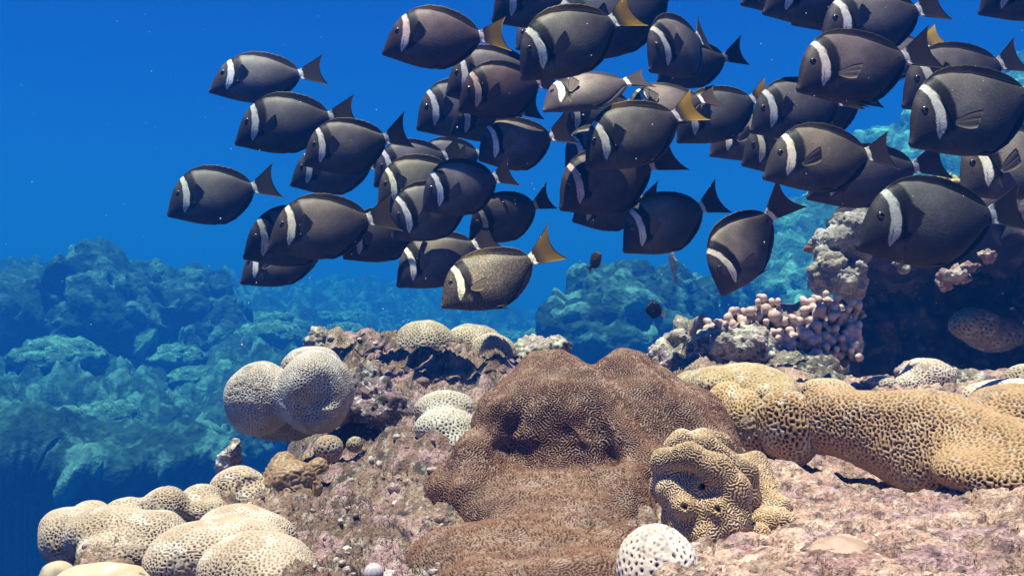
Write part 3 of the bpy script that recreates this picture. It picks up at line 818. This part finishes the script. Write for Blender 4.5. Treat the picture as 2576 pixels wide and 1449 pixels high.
def fin_mat():
    m, t, p = new_mat("fish_fin")
    N, L = t.nodes, t.links
    a = N.new("ShaderNodeAttribute"); a.attribute_name = "Col"
    y = N.new("ShaderNodeAttribute"); y.attribute_name = "Yel"
    oi = N.new("ShaderNodeObjectInfo")
    ym = N.new("ShaderNodeMath"); ym.operation = 'MULTIPLY'
    L.new(y.outputs["Fac"], ym.inputs[0]); L.new(oi.outputs["Alpha"], ym.inputs[1])
    m1 = N.new("ShaderNodeMix"); m1.data_type = 'RGBA'; m1.blend_type = 'MULTIPLY'; m1.inputs[0].default_value = 1
    L.new(a.outputs["Color"], m1.inputs[6]); L.new(oi.outputs["Color"], m1.inputs[7])
    m2 = N.new("ShaderNodeMix"); m2.data_type = 'RGBA'; m2.inputs[7].default_value = (.50, .27, .015, 1)
    L.new(ym.outputs[0], m2.inputs[0]); L.new(m1.outputs[2], m2.inputs[6])
    L.new(m2.outputs[2], p.inputs["Base Color"])
    p.inputs["Roughness"].default_value = .6
    p.inputs["Specular IOR Level"].default_value = .2
    return m

def eye_mat():
    m, t, p = new_mat("fish_eye")
    a = t.nodes.new("ShaderNodeAttribute"); a.attribute_name = "Col"
    t.links.new(a.outputs["Color"], p.inputs["Base Color"])
    p.inputs["Roughness"].default_value = .12
    return m

M_spot = fish_mat("speckled_fish_skin", 1.5, .52, 62)
M_fish, M_fin, M_eye = fish_mat(), fin_mat(), eye_mat()

# outline of a whitebar surgeonfish lying along x: 0 snout, 1 tail tips
TOPX = [0, .012, .03, .07, .12, .18, .25, .33, .42, .53, .64, .70, .74, .775, .81]
TOPZ = [.013, .027, .060, .138, .210, .272, .306, .318, .302, .256, .180, .130, .098, .078, .086]
BOTX = [0, .012, .03, .07, .15, .22, .285, .36, .45, .55, .65, .72, .775, .81]
BOTZ = [-.014, -.024, -.034, -.056, -.103, -.142, -.172, -.198, -.204, -.166, -.098, -.042, -.020, -.028]
THX = [0, .02, .06, .12, .2, .3, .42, .55, .66, .74, .79, .81]
THY = [.012, .018, .033, .054, .074, .084, .078, .058, .036, .021, .013, .010]
DFX = [0, .20, .25, .33, .42, .53, .64, .70, .74, .762, .775, 1]
DFH = [0, .0, .010, .028, .052, .070, .088, .086, .068, .036, 0, 0]
AFX = [0, .38, .45, .55, .62, .69, .73, .755, .768, 1]
AFH = [0, .0, .018, .038, .052, .060, .048, .022, 0, 0]

def smooth_interp(x, X, Y, w=.012):
    return sum(np.interp(np.clip(x + o * w, 0, .81), X, Y) for o in (-1, -.5, 0, .5, 1)) / 5

def bend_y(x, bend):
    t = np.clip((x - .40) / .6, 0, 1)
    s = np.clip((.40 - x) / .4, 0, 1)
    return bend * t * t + bend * .18 * s * s

def white_band(x, z, z0=.2):
    c = .222 - 1.25 * (z - .2) ** 2 + .0018 * np.sin(z * 70) + .0010 * np.sin(z * 170 + 1)
    w = .0285 * (1 - .35 * sstep(.10, .32, z)) * sstep(-.045, .02, z)
    return c, w

def skin(x, z, fin, spec):
    """pigment of the body with shade painted in towards belly and rear, and how far it may turn yellow"""
    n = len(x)
    g = np.tile(np.array(spec['body']), (n, 1))
    g = mixc(g, spec['belly'], sstep(.08, -.15, z) * .9)  # dark surgeonfish belly paints in the unlit lower flank
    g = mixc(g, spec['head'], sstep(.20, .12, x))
    g = mixc(g, spec['rear'], sstep(.30, .70, x - .30 * z) * .85)  # darker rear, partly shading painted in
    g = g * (1 + .22 * fbm(np.stack((x, z * 1.3, 0 * x), 1), 6, 3, .5, spec.get('seed', 1.))[:, None])
    if spec['band']:
        c, w = white_band(x, z)
        dk = sstep(c + w - .004, c + w + .006, x) * sstep(c + .108, c + .084, x) * sstep(-.05, .0, z)
        g = mixc(g, (.007, .005, .006), dk * .97)
        fr = sstep(c - w - .055, c - w - .004, x) * sstep(c - w + .004, c - w - .002, x) * sstep(-.03, .04, z)
        g = mixc(g, (.03, .022, .026), fr * .75)
        wh = sstep(w + .003, w - .003, np.abs(x - c)) * (w > .004)
        wh = np.minimum(wh, sstep(.318, .298, z))
        g = mixc(g, (.92, .87, .78), wh)
        nick = sstep(.004, .001, np.abs(x - c + w * .35 + (z - .0) * .02)) * sstep(.07, .05, z) * sstep(-.02, .0, z)
        g = mixc(g, (.02, .015, .015), nick * .9)
        ring = sstep(.768, .774, x)
        g = mixc(g, (.82, .80, .78), ring)
        g = mixc(g, (.02, .015, .015), sstep(.762, .768, x) * sstep(.777, .773, x) * .7)
        sp = np.hypot((x - .735) / 1.8, z - .028)
        g = mixc(g, (.015, .012, .012), sstep(.008, .005, sp))
    g = mixc(g, (.10, .065, .07), sstep(.028, .012, x))
    finc = np.array(spec['fin'])
    g = mixc(g, finc, sstep(.02, .25, fin))
    yl = sstep(.9, 1.0, fin) * sstep(.2, .3, x) * .8 + sstep(.12, .24, fin) * sstep(.40, .24, fin) * (z > 0) * .35
    yl = yl + sstep(.24, .33, z) * sstep(.26, .40, x) * sstep(.62, .45, x) * .45
    g = mixc(g, (.11, .085, .03), np.clip(yl, 0, 1) * spec['edge'])
    return g, np.clip(yl, 0, 1) * .5

def strip_mesh(name, grid, cols, yel, thick, nrm):
    """a thin fin blade: grid (n,m,3), thickness (n,m), offset along nrm"""
    n, m, _ = grid.shape
    A = grid + nrm * thick[..., None]; B = grid - nrm * thick[..., None]
    V = np.concatenate((A.reshape(-1, 3), B.reshape(-1, 3)))
    i = np.arange(n * m).reshape(n, m)
    q = np.stack((i[:-1, :-1], i[1:, :-1], i[1:, 1:], i[:-1, 1:]), 2).reshape(-1, 4)
    Q = [q, q[:, ::-1] + n * m]
    rim = np.concatenate((i[0, :], i[1:, -1], i[-1, -2::-1], i[-2:0:-1, 0]))
    r2 = np.roll(rim, -1)
    Q.append(np.stack((rim, rim + n * m, r2 + n * m, r2), 1))
    return make_mesh(name, V, np.concatenate(Q), np.tile(cols.reshape(-1, 3), (2, 1)), {"Yel": np.tile(yel.ravel(), 2)})

def fish_set(kind, spec, bend=0.0, pect=0, dorsal=1.0, tailspread=1.0):
    parts = {}
    # body with its dorsal and anal fin, one skin
    xs = np.concatenate((.03 * np.linspace(0, 1, 7)[:-1] ** 1.6, np.linspace(.03, .12, 16)[:-1], np.linspace(.12, .335, 76)[:-1], np.linspace(.335, .74, 50)[:-1], np.linspace(.74, .81, 22)))
    zt, zb = smooth_interp(xs, TOPX, TOPZ), smooth_interp(xs, BOTX, BOTZ)
    zt = zt * spec.get('tall', 1); zb = zb * spec.get('tall', 1)
    th = smooth_interp(xs, THX, THY) * spec.get('fat', 1)
    th[0] *= .55
    df = np.interp(xs, DFX, DFH) * dorsal * spec.get('dors', 1); af = np.interp(xs, AFX, AFH) * dorsal
    wob = 1 + .025 * np.sin(xs * 150) * (xs > .3)
    df *= wob; af *= wob
    K = 45
    ang = np.linspace(-math.pi / 2, math.pi / 2, K)
    rows, fins = [], []
    zc, hh = (zt + zb) / 2, (zt - zb) / 2
    def side(sgn):
        pts = []
        for a in ang:
            sa, ca = math.sin(a), math.cos(a)
            pts.append((sgn * th * (abs(ca) ** 1.12), zc + hh * math.copysign(abs(sa) ** .97, sa), np.zeros_like(xs)))
        b = []
        for f in (.33, .66):
            b.append((sgn * .0045 * (1 - f) + 0 * xs, zb - af * f, np.full_like(xs, f) * (af > .004)))
        t = []
        for f in (.15, .33, .66, .88):
            t.append((sgn * .0045 * (1 - f) + 0 * xs, zt + df * f, np.full_like(xs, f) * (df > .004)))
        pts[0] = (sgn * .004 + 0 * xs, pts[0][1], pts[0][2]); pts[-1] = (sgn * .004 + 0 * xs, pts[-1][1], pts[-1][2])
        return b[::-1] + pts + t
    L, R = side(-1), side(1)
    ring = [(0 * xs, zb - af, np.ones_like(xs) * (af > .004))] + L + [(0 * xs, zt + df, np.ones_like(xs) * (df > .004))] + R[::-1]
    Y = np.stack([r[0] for r in ring], 1); Z = np.stack([r[1] for r in ring], 1); FI = np.stack([r[2] for r in ring], 1)
    X = np.repeat(xs[:, None], Y.shape[1], 1)
    m = Y.shape[1]
    # gill groove and mouth
    Y = Y * (1 - .10 * np.exp(-((X - .245 + .6 * (Z - .1) ** 2) / .006) ** 2) * (np.abs(Z - .06) < .13))
    Xb = X - .5
    V = np.stack((Xb, Y + bend_y(X, bend), Z), 2).reshape(-1, 3)
    n = len(xs)
    i = np.arange(n * m).reshape(n, m)
    j = np.roll(i, -1, 1)
    Q = np.stack((i[:-1], i[1:], j[1:], j[:-1]), 2).reshape(-1, 4)
    V = np.concatenate((V, [[-.502, bend_y(np.array([0.]), bend)[0], 0], [.31, bend_y(np.array([.81]), bend)[0], .03]]))
    caps = [(n * m, int(i[0, k]), int(j[0, k]), int(j[0, k])) for k in range(m)]
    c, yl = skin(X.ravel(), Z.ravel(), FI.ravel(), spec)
    c = np.concatenate((c, [[.06, .04, .045], spec['fin']])); yl = np.concatenate((yl, [0, 0]))
    tri0 = np.stack((np.full(m, n * m), i[0], j[0]), 1); tri1 = np.stack((np.full(m, n * m + 1), j[-1], i[-1]), 1)
    allf = Q.tolist() + tri0.tolist() + tri1.tolist()
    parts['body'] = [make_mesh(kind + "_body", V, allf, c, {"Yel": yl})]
    # tail
    u = np.linspace(0, 1, 16)[:, None]; v = np.linspace(-1, 1, 25)[None, :]
    av = np.abs(v)
    tx = .785 + u * (.172 + .056 * av ** 2.0)
    ts = tailspread
    up = np.where(v > 0, .118, .125) * ts
    tz = .03 + v * (.049 + up * u ** 1.0) + .006 * u
    ty = bend_y(tx, bend) + .0015 * np.sin(v * 40) * u
    grid = np.stack((tx - .5, ty + 0 * v, tz), 2)
    thk = (.010 * (1 - u) ** 1.5 + .0012) + 0 * v
    tc = np.tile(np.array(spec['tail']), (16 * 25, 1))
    uu = (u + 0 * v).ravel(); vv = (v + 0 * u).ravel(); xx = tx.ravel()
    tc = mixc(tc, np.array(spec['tail']) * .55, (.5 + .5 * np.sin(vv * 46)) * .6 * sstep(.1, .4, uu))
    if spec['band']:
        tc = mixc(tc, (.80, .78, .74), sstep(.808, .800, xx + .008 * np.cos(vv * 3)))
    ty_ = np.clip(sstep(.12, .6, uu) * (.55 + .45 * sstep(.2, .9, np.abs(vv))), 0, 1)
    parts['tail_fin'] = [strip_mesh(kind + "_tail", grid, tc.reshape(16, 25, 3), ty_.reshape(16, 25), thk, np.array((0, 1., 0)))]
    # paired fins
    def yside(x, z, sgn):
        t = np.interp(x, xs, th); a = np.interp(x, xs, zc); h = np.interp(x, xs, hh)
        return sgn * t * math.sqrt(max(1 - ((z - a) / h) ** 2, .02)) ** 1.12
    parts['pectoral_fin'] = []; parts['pelvic_fin'] = []; parts['eye'] = []
    for sgn in (-1, 1):
        u = np.linspace(0, 1, 12)[:, None]; v = np.linspace(-1, 1, 9)[None, :]
        root = np.array((.262, 0, .015)); root[1] = yside(.262, .015, sgn)
        an = math.radians((52, 18, -18, 68)[pect] + (6 if sgn > 0 else 0)); fl = math.radians((14, 22, 30, 12)[pect])
        d = np.array((math.cos(an) * math.cos(fl), sgn * math.sin(fl), math.sin(an) * math.cos(fl)))
        s = np.cross(np.array((0, sgn, 0.)), d); s /= np.linalg.norm(s)
        if s[2] < 0: s = -s
        wid = .013 + .036 * np.sin(np.clip(u * 1.9, 0, math.pi * .5)) * np.ones_like(v)
        ln = (.150 if pect == 2 else .165) * (1 - .26 * (v * .5 + .5) ** 1.5 * 0 - .30 * (1 - (v * .5 + .5)) ** 1.3)
        g = root + (u * ln)[..., None] * d + (v * wid)[..., None] * s
        g[..., 1] += sgn * .004 + .004 * np.sin(v * 9) * u
        g[..., 1] += bend_y(g[..., 0], bend)
        pc = np.tile(np.array(spec['pect']), (12 * 9, 1))
        vv = (v + 0 * u).ravel(); uu = (u + 0 * v).ravel()
        pc = mixc(pc, np.array(spec['pect']) * .6, (.5 + .5 * np.sin(vv * 22)) * .45)
        pc = mixc(pc, np.array(spec['pect']) * .5, sstep(.80, .98, vv))
        g[..., 0] -= .5
        nn = np.cross(d, s)
        parts['pectoral_fin'].append(strip_mesh(kind + "_pectoral", g, pc.reshape(12, 9, 3), np.zeros((12, 9)), .0045 * (1 - u) + .0012 + 0 * v, nn))
        u = np.linspace(0, 1, 8)[:, None]; v = np.linspace(0, 1, 5)[None, :]
        rz = np.interp(.35, xs, zb)
        dd = np.array((.94, sgn * .18, -.16 if pect != 2 else -.34)); bb = np.array((.075, 0, -.012))
        g = np.array((.335, sgn * .012, rz + .012)) + (u * .15 * (1 - .55 * (1 - v)))[..., None] * dd + ((1 - v) * (1 - u) * .9)[..., None] * bb * -0 + (v * (1 - u * .95))[..., None] * bb * .0 + ((1 - v) * (1 - .6 * u))[..., None] * np.array((.03, 0, .02))
        g[..., 1] += bend_y(g[..., 0], bend); g[..., 0] -= .5
        fc2 = np.tile(np.array(spec['fin']), (40, 1))
        parts['pelvic_fin'].append(strip_mesh(kind + "_pelvic", g, fc2.reshape(8, 5, 3), np.zeros((8, 5)), .004 * (1 - u) + .001 + 0 * v, np.array((0, 1., 0))))
        # eye: flattened ball with a black pupil and a thin pale ring
        ez = .150; ex = .150
        ey = yside(ex, ez, sgn)
        th_, ph = np.linspace(0, math.pi, 15), np.linspace(0, 2 * math.pi, 20, endpoint=False)
        T, Pp = np.meshgrid(th_, ph, indexing='ij')
        r = .0235 * spec.get('eye', 1)
        ev = np.stack((ex - .5 + r * np.sin(T) * np.cos(Pp), ey + bend_y(np.array([ex]), bend)[0] - sgn * .007 + sgn * .016 * np.cos(T), ez + r * np.sin(T) * np.sin(Pp)), 2).reshape(-1, 3)
        ii = np.arange(15 * 20).reshape(15, 20); jj = np.roll(ii, -1, 1)
        eq = np.stack((ii[:-1], jj[:-1], jj[1:], ii[1:]), 2).reshape(-1, 4)
        if sgn > 0: eq = eq[:, ::-1]
        rr = np.sin(T).ravel()
        ec = np.tile(np.array((.035, .025, .022)), (300, 1))
        ec = mixc(ec, (.32, .27, .20), sstep(.46, .52, rr) * sstep(.66, .58, rr))
        ec = mixc(ec, (.004, .004, .005), sstep(.52, .46, rr))
        parts['eye'].append(make_mesh(kind + "_eye", ev, eq, ec))
    return parts

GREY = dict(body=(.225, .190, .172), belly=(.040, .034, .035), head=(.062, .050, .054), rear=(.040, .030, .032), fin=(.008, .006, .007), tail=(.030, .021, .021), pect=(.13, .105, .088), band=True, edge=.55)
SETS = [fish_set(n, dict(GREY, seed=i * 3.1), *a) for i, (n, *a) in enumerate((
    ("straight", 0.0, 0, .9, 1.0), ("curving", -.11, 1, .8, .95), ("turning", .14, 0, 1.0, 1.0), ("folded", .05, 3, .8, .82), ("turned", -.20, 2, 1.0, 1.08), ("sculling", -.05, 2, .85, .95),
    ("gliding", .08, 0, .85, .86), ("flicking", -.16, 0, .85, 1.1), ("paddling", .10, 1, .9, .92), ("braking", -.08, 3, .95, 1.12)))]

def place(root, S, T, d, yaw, roll, hs, ws=1.0):
    """root runs from the snout seen at S to the tail seen at T, d metres away; yaw turns the tail away, roll tips the back away"""
    a, b = (T[0] - S[0]) / F * d, -(T[1] - S[1]) / F * d
    l = math.hypot(a, b)
    c = l * math.tan(math.radians(yaw))
    X = Vector((a, c, b)); L = X.length; X.normalize()
    Yv = Vector((0, 0, 1)).cross(X)
    if Yv.length < 1e-3: Yv = Vector((0, 1, 0))
    Yv.normalize()
    Zv = X.cross(Yv)
    r = math.radians(-roll)
    Y2 = Yv * math.cos(r) + Zv * math.sin(r); Z2 = -Yv * math.sin(r) + Zv * math.cos(r)
    mid = Vector(W((S[0] + T[0]) / 2, (S[1] + T[1]) / 2, d))
    M = Matrix((X, Y2, Z2)).transposed().to_4x4()
    root.matrix_world = Matrix.Translation(mid) @ M @ Matrix.Diagonal((L, L * ws, L * hs, 1))
    return L

def make_fish(name, parts, label, cat, tint, yellow, group=None, skin_mat=None):
    root = bpy.data.objects.new(name, None)
    root.empty_display_size = .1
    col.objects.link(root)
    tag(root, label, cat, group)
    for pn, meshes in parts.items():
        mat = M_eye if pn == 'eye' else ((skin_mat or M_fish) if pn == 'body' else M_fin)
        for me in meshes:
            me = me.copy() if skin_mat and pn == 'body' else me
            if skin_mat and pn == 'body': me.materials.clear()
            o = obj(pn, me, mat, root)
            o.color = (tint[0], tint[1], tint[2], yellow)
    return root

G1 = "school of white-banded surgeonfish"
# snout x,y  tail x,y  metres  yaw roll height set  tint yellow  label
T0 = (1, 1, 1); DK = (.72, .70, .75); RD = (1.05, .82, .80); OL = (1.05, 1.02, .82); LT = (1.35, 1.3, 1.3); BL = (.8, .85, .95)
FISH = [
 (534, 236, 814, 178, 1.72, 8, 6, .92, 0, LT, .1, "pale-cheeked fish topmost at the left front of the school, clear blue above it"),
 (592, 362, 896, 280, 1.48, 6, 0, .95, 5, T0, .25, "fish directly below the pale-cheeked one, its belly over another fish's back"),
 (768, 418, 1026, 342, 1.40, 5, 3, 1.05, 0, (1.1, 1.0, 1.02), .2, "fish with a bright white tail ring overlapping the one up to its left"),
 (736, 468, 985, 405, 1.70, 5, 0, .95, 3, (.9, 1.0, 1.0), .1, "mostly hidden fish peeking out under the one with the bright tail ring"),
 (433, 544, 692, 460, 1.75, 12, 8, 1.08, 0, T0, .15, "leftmost fish of all, swimming alone against open blue water"),
 (683, 625, 995, 540, 1.34, 5, 2, 1.02, 0, OL, .35, "large olive fish low at the left with a full white bar, front of three overlapping"),
 (622, 650, 900, 560, 1.50, 6, -6, .98, 5, DK, .2, "dark fish squeezed behind the large olive fish low at left"),
 (603, 711, 860, 610, 1.62, 4, 14, .95, 3, LT, .1, "lowest fish of the left group, pale flank showing beneath two darker ones"),
 (866, 650, 1105, 545, 1.47, 5, -4, 1.0, 3, DK, .1, "dim fish behind the tail of the large olive fish, only belly and rear in view"),
 (1066, 530, 1302, 430, 1.36, 6, 2, 1.05, 5, T0, .3, "fish with a spread black tail in mid-school, in front of four others"),
 (990, 602, 1222, 470, 1.4, 8, 3, 1.05, 1, (1.0, .98, 1.05), .2, "fish nosing up from below the one with the spread black tail"),
 (953, 517, 1190, 415, 1.45, 8, 4, 1.05, 3, OL, .3, "brown-snouted fish left of the one with the spread black tail"),
 (944, 470, 1170, 375, 1.68, 8, 0, 1.05, 3, BL, .2, "fish half hidden above and behind the brown-snouted one"),
 (1040, 440, 1250, 375, 1.9, 5, 0, 1.0, 3, BL, .1, "faint fish of which only the back shows above the brown-snouted one"),
 (1000, 720, 1252, 596, 1.42, 8, 5, 1.02, 0, (1.12, 1.1, 1.0), .2, "grey fish low in the middle, partly behind the golden speckled one"),
 (1113, 775, 1404, 642, 1.27, 10, 18, .98, 5, (1.9, 1.8, 1.25), .6, "golden speckled fish at the bottom of the school with yellow-edged fins"),
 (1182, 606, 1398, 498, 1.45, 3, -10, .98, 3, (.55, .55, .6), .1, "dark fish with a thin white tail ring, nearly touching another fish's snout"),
 (1204, 410, 1432, 335, 1.47, 10, 10, 1.05, 0, (1.25, 1.22, 1.2), .1, "fish with a clear eye and lit lower flank just right of mid-school"),
 (962, 135, 1279, 84, 1.35, 4, 2, .98, 5, RD, .8, "purple-brown fish at the top with a yellow-tipped tail, ahead of the upper group"),
 (1238, 55, 1530, -50, 1.52, 6, 0, 1.0, 3, DK, .1, "dark fish cut by the top edge behind the yellow-tipped tail"),
 (1297, 133, 1490, 40, 1.85, 10, 8, .95, 3, LT, .1, "pale sliver of a fish between the yellow-tipped tail and the big top fish"),
 (1311, 204, 1618, 10, 1.22, 6, 4, 1.0, 5, (1.05, 1.0, .92), .8, "big fish at the top centre with a thick white tail ring at the frame edge"),
 (1155, 283, 1415, 190, 1.45, 6, 0, 1.05, 3, (.95, .68, .68), .15, "dark maroon fish below the purple-brown one at the top"),
 (1122, 240, 1390, 165, 1.51, 5, 0, 1.05, 3, T0, .2, "fish tucked behind the maroon one, only bar and brow showing"),
 (1051, 330, 1310, 235, 1.75, 5, 2, 1.05, 0, BL, .1, "bluish fish, lowest left of the cluster round the maroon fish"),
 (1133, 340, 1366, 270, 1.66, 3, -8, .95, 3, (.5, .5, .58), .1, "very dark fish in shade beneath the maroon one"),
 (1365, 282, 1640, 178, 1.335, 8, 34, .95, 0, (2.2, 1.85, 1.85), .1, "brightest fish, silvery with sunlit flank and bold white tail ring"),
 (1575, 300, 1822, 236, 1.37, 5, 26, 1.05, 3, (1.45, 1.2, 1.1), .2, "pinkish sunlit fish half hidden right of the silvery one"),
 (1627, 196, 1828, 58, 1.46, 30, 6, 1.12, 2, (1.15, 1.12, 1.1), .2, "fish turned partly to the lens below the top edge, its tail upright"),
 (1650, 210, 1872, 135, 1.66, 6, -6, .95, 3, DK, .1, "dark fish crossing behind the turned one, black tail to the right"),
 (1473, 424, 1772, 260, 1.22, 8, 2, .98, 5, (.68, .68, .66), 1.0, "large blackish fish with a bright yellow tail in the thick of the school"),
 (1405, 530, 1700, 398, 1.38, 8, 8, 1.02, 1, RD, .2, "reddish fish below the blackish yellow-tailed one, tail reddish"),
 (1420, 426, 1640, 330, 1.55, 8, 16, 1.05, 3, LT, .1, "white-faced fish peering out left of the blackish yellow-tailed one"),
 (1408, 338, 1640, 245, 1.62, 5, 0, 1.0, 3, (.95, .9, .95), .1, "fish under the silvery one with only its head and bar in view"),
 (1440, 556, 1668, 500, 1.62, 3, -6, 1.05, 3, DK, .1, "shaded fish under the reddish one, showing belly and fin"),
 (1565, 634, 1828, 500, 1.38, 10, 4, 1.02, 0, (1.05, 1.05, 1.0), .2, "fish with ragged pale bar swimming above the far reef mound, ahead of the diving one"),
 (1796, 744, 1972, 500, 1.34, 12, 2, 1.0, 4, (1.0, 1.0, .85), .2, "fish diving steeply nose down toward the pink finger coral"),
 (1918, 447, 2268, 376, 1.26, 4, 5, .98, 5, (1.2, 1.15, 1.0), .1, "fish with a bold cream bar and grey-lit flank, right of centre"),
 (2025, 500, 2374, 410, 1.48, 3, -4, .85, 3, DK, .1, "long dim fish below and behind the bold cream-barred one"),
 (1863, 416, 2120, 340, 1.48, 6, 2, 1.05, 3, T0, .2, "fish just left of the bold cream-barred one, partly covered by it"),
 (1782, 393, 2030, 300, 1.62, 6, 10, 1.0, 3, (1.3, 1.2, 1.25), .1, "pale small-looking fish behind the two cream-barred ones"),
 (1702, 358, 1955, 225, 1.52, 5, 4, 1.0, 0, (.95, 1.0, 1.0), .7, "fish under the crossing yellow tail, its own tail tipped with yellow"),
 (1886, 333, 2180, 235, 1.38, 5, 0, 1.02, 5, (.9, .95, 1.0), .2, "fish close below the large dark one at upper right"),
 (1960, 330, 2225, 235, 1.62, 4, -4, 1.0, 3, DK, .1, "hidden fish whose belly shows against the turquoise slope"),
 (1992, 236, 2364, 130, 1.18, 4, 2, .98, 5, (.95, .85, .9), .1, "large dark fish at upper right with a blue-edged white tail ring"),
 (2055, 118, 2392, 5, 1.36, 4, 6, .95, 0, (1.1, 1.05, 1.02), .2, "fish riding above the large dark one, tail at the top edge"),
 (1912, 42, 2230, -40, 1.40, 4, 0, .95, 5, (.9, .85, .9), .1, "fish with a glinting fin cut off by the top edge at right"),
 (1857, 20, 2120, -70, 1.56, 4, 0, .95, 3, T0, .1, "snout of a fish poking in from the top edge, leftmost of those at top right"),
 (1990, 62, 2290, -40, 1.62, 4, -4, .95, 3, BL, .1, "bluish belly of a fish behind the top-edge fish at right"),
 (2464, 33, 2760, -60, 1.40, 4, 0, .95, 3, DK, .1, "dark snout and belly in the top right corner"),
 (2262, 273, 2610, 130, 1.42, 5, 2, .95, 5, (.75, .72, .7), .1, "fish with a deep shadow over its back behind the biggest right-hand fish"),
 (2090, 215, 2408, 75, 1.60, 4, 20, .85, 3, (1.6, 1.45, 1.5), .9, "pale pinkish fish glimpsed between two dark ones, fin tip orange"),
 (2277, 370, 2680, 215, 1.12, 4, 3, 1.02, 5, (.85, .85, .85), .1, "biggest fish at the right edge with a faded olive bar"),
 (2414, 488, 2760, 340, 1.16, 4, 8, 1.05, 5, (1.2, 1.12, 1.05), .1, "fish cut by the right edge with a purple-fringed white bar"),
 (2146, 624, 2610, 530, 1.04, 3, 0, .92, 3, (.72, .72, .74), .1, "huge dark fish low at right in front of the cave rock"),
 (1380, 150, 1770, -60, 1.52, 4, -3, .95, 3, BL, .1, "dim blue fish behind the thick-ringed big top fish"),
]
VARY = {0: (0, 6, 7, 9, 0), 5: (5, 8, 6, 4), 3: (3, 8, 9), 1: (1, 7), 2: (2,), 4: (4,)}
fr_ = random.Random(9)
for k, (sx_, sy_, tx_, ty_, d, yaw, roll, hs, st, tint, yel, label) in enumerate(FISH):
    st = VARY[st][k % len(VARY[st])]
    yaw += fr_.uniform(-4, 9); roll += fr_.uniform(0, 9); hs *= fr_.uniform(.97, 1.05)
    sh = fr_.uniform(.82, 1.2); tint = tuple(c * sh * (1 + fr_.uniform(-.06, .06)) for c in tint)
    r = make_fish("surgeonfish", SETS[st], label, "fish", tint, yel if yel > .55 else yel * .25, G1, M_spot if 'speckled fish at' in label else None)
    place(r, (sx_, sy_), (tx_, ty_), d, yaw, roll, hs * .95)

# three fish of other kinds near the far mound
DAM = dict(body=(.07, .045, .03), belly=(.09, .05, .03), head=(.10, .055, .03), rear=(.05, .035, .03), fin=(.05, .03, .02), tail=(.04, .03, .025), pect=(.08, .05, .03), band=False, edge=.2, fat=1.2, eye=1.4)
BLK = dict(body=(.010, .011, .016), belly=(.010, .011, .016), head=(.012, .012, .018), rear=(.010, .011, .015), fin=(.02, .02, .018), tail=(.62, .66, .70), pect=(.02, .02, .02), band=False, edge=1.0, tall=1.0)
PAL = dict(body=(.42, .46, .48), belly=(.60, .62, .62), head=(.40, .44, .46), rear=(.36, .4, .42), fin=(.30, .34, .36), tail=(.30, .34, .36), pect=(.4, .4, .4), band=False, edge=.1, tall=.62, dors=.5)
r = make_fish("damselfish", fish_set("damsel", DAM, .06, 1), "small dusky brown fish with a pale eye hovering alone above the far mound", "fish", (1, 1, 1), 0)
place(r, (1512, 640), (1484, 682), 1.75, 35, 0, 1.15)
r = make_fish("black_surgeonfish", fish_set("black", BLK, .05, 1), "little black fish with a white tail and cheek spot before the far mound", "fish", (1, 1, 1), .6)
place(r, (1621, 778), (1676, 793), 1.9, 10, 4, 1.35)
r = make_fish("slender_fish", fish_set("slender", PAL, .08, 1), "pale slim fish hanging head up beneath the ragged-barred fish", "fish", (1, 1, 1), 0)
place(r, (1680, 622), (1706, 712), 2.4, 10, 0, .62)
r = make_fish("orange_fish", fish_set("orange", dict(DAM, body=(.45, .2, .1), belly=(.4, .2, .1), head=(.4, .2, .1), rear=(.4, .2, .1), tail=(.4, .22, .12)), .0, 1), "tiny orange-brown fish beside the grey lobed coral at the cave rim", "fish", (1, 1, 1), 0)
place(r, (2020, 632), (2052, 622), 1.7, 10, 0, 1.1)
# ------------------------------------------------------------------ specks drifting in the water, then the water's own haze
sr = np.random.default_rng(5)
ico = np.array(((1, 0, 0), (-1, 0, 0), (0, 1, 0), (0, -1, 0), (0, 0, 1), (0, 0, -1)), float)
icf = np.array(((0, 2, 4), (2, 1, 4), (1, 3, 4), (3, 0, 4), (2, 0, 5), (1, 2, 5), (3, 1, 5), (0, 3, 5)))
VV, QQ = [], []
for k in range(280):
    p = W(sr.uniform(-200, 2780), sr.uniform(-100, 1000), sr.uniform(.5, 1.5))
    QQ.append(icf + 6 * len(VV)); VV.append(p + ico * sr.uniform(.0002, .0007) * sr.uniform(.6, 1.5, 3))
m_sp, t_sp, p_sp = new_mat("drifting_specks")
p_sp.inputs["Base Color"].default_value = (.75, .75, .72, 1)
o = obj("drifting_specks", make_mesh("drifting_specks", np.concatenate(VV), np.concatenate(QQ)), m_sp)
o["kind"] = "stuff"; o["label"] = "tiny pale specks drifting in the water"; o["category"] = "plankton"

HAZE_LO, HAZE_HI = (-160, -3, -8.5), (160, 140, 5.4)
hv = np.array([(x, y, z) for x in (HAZE_LO[0], HAZE_HI[0]) for y in (HAZE_LO[1], HAZE_HI[1]) for z in (HAZE_LO[2], HAZE_HI[2])], float)
hq = [(0, 1, 3, 2), (4, 6, 7, 5), (0, 4, 5, 1), (2, 3, 7, 6), (0, 2, 6, 4), (1, 5, 7, 3)]
m_hz = bpy.data.materials.new("sea_haze")
m_hz.use_nodes = True
t = m_hz.node_tree
t.nodes.clear()
ho = t.nodes.new("ShaderNodeOutputMaterial")
pv = t.nodes.new("ShaderNodeVolumePrincipled")
pv.inputs["Color"].default_value = (.005, .070, .35, 1)
pv.inputs["Absorption Color"].default_value = (0.26, .64, .97, 1)
pv.inputs["Density"].default_value = .175
pv.inputs["Anisotropy"].default_value = 0.0
t.links.new(pv.outputs[0], ho.inputs["Volume"])
o = obj("haze", make_mesh("haze", hv, hq, smooth=False), m_hz)
o["kind"] = "stuff"
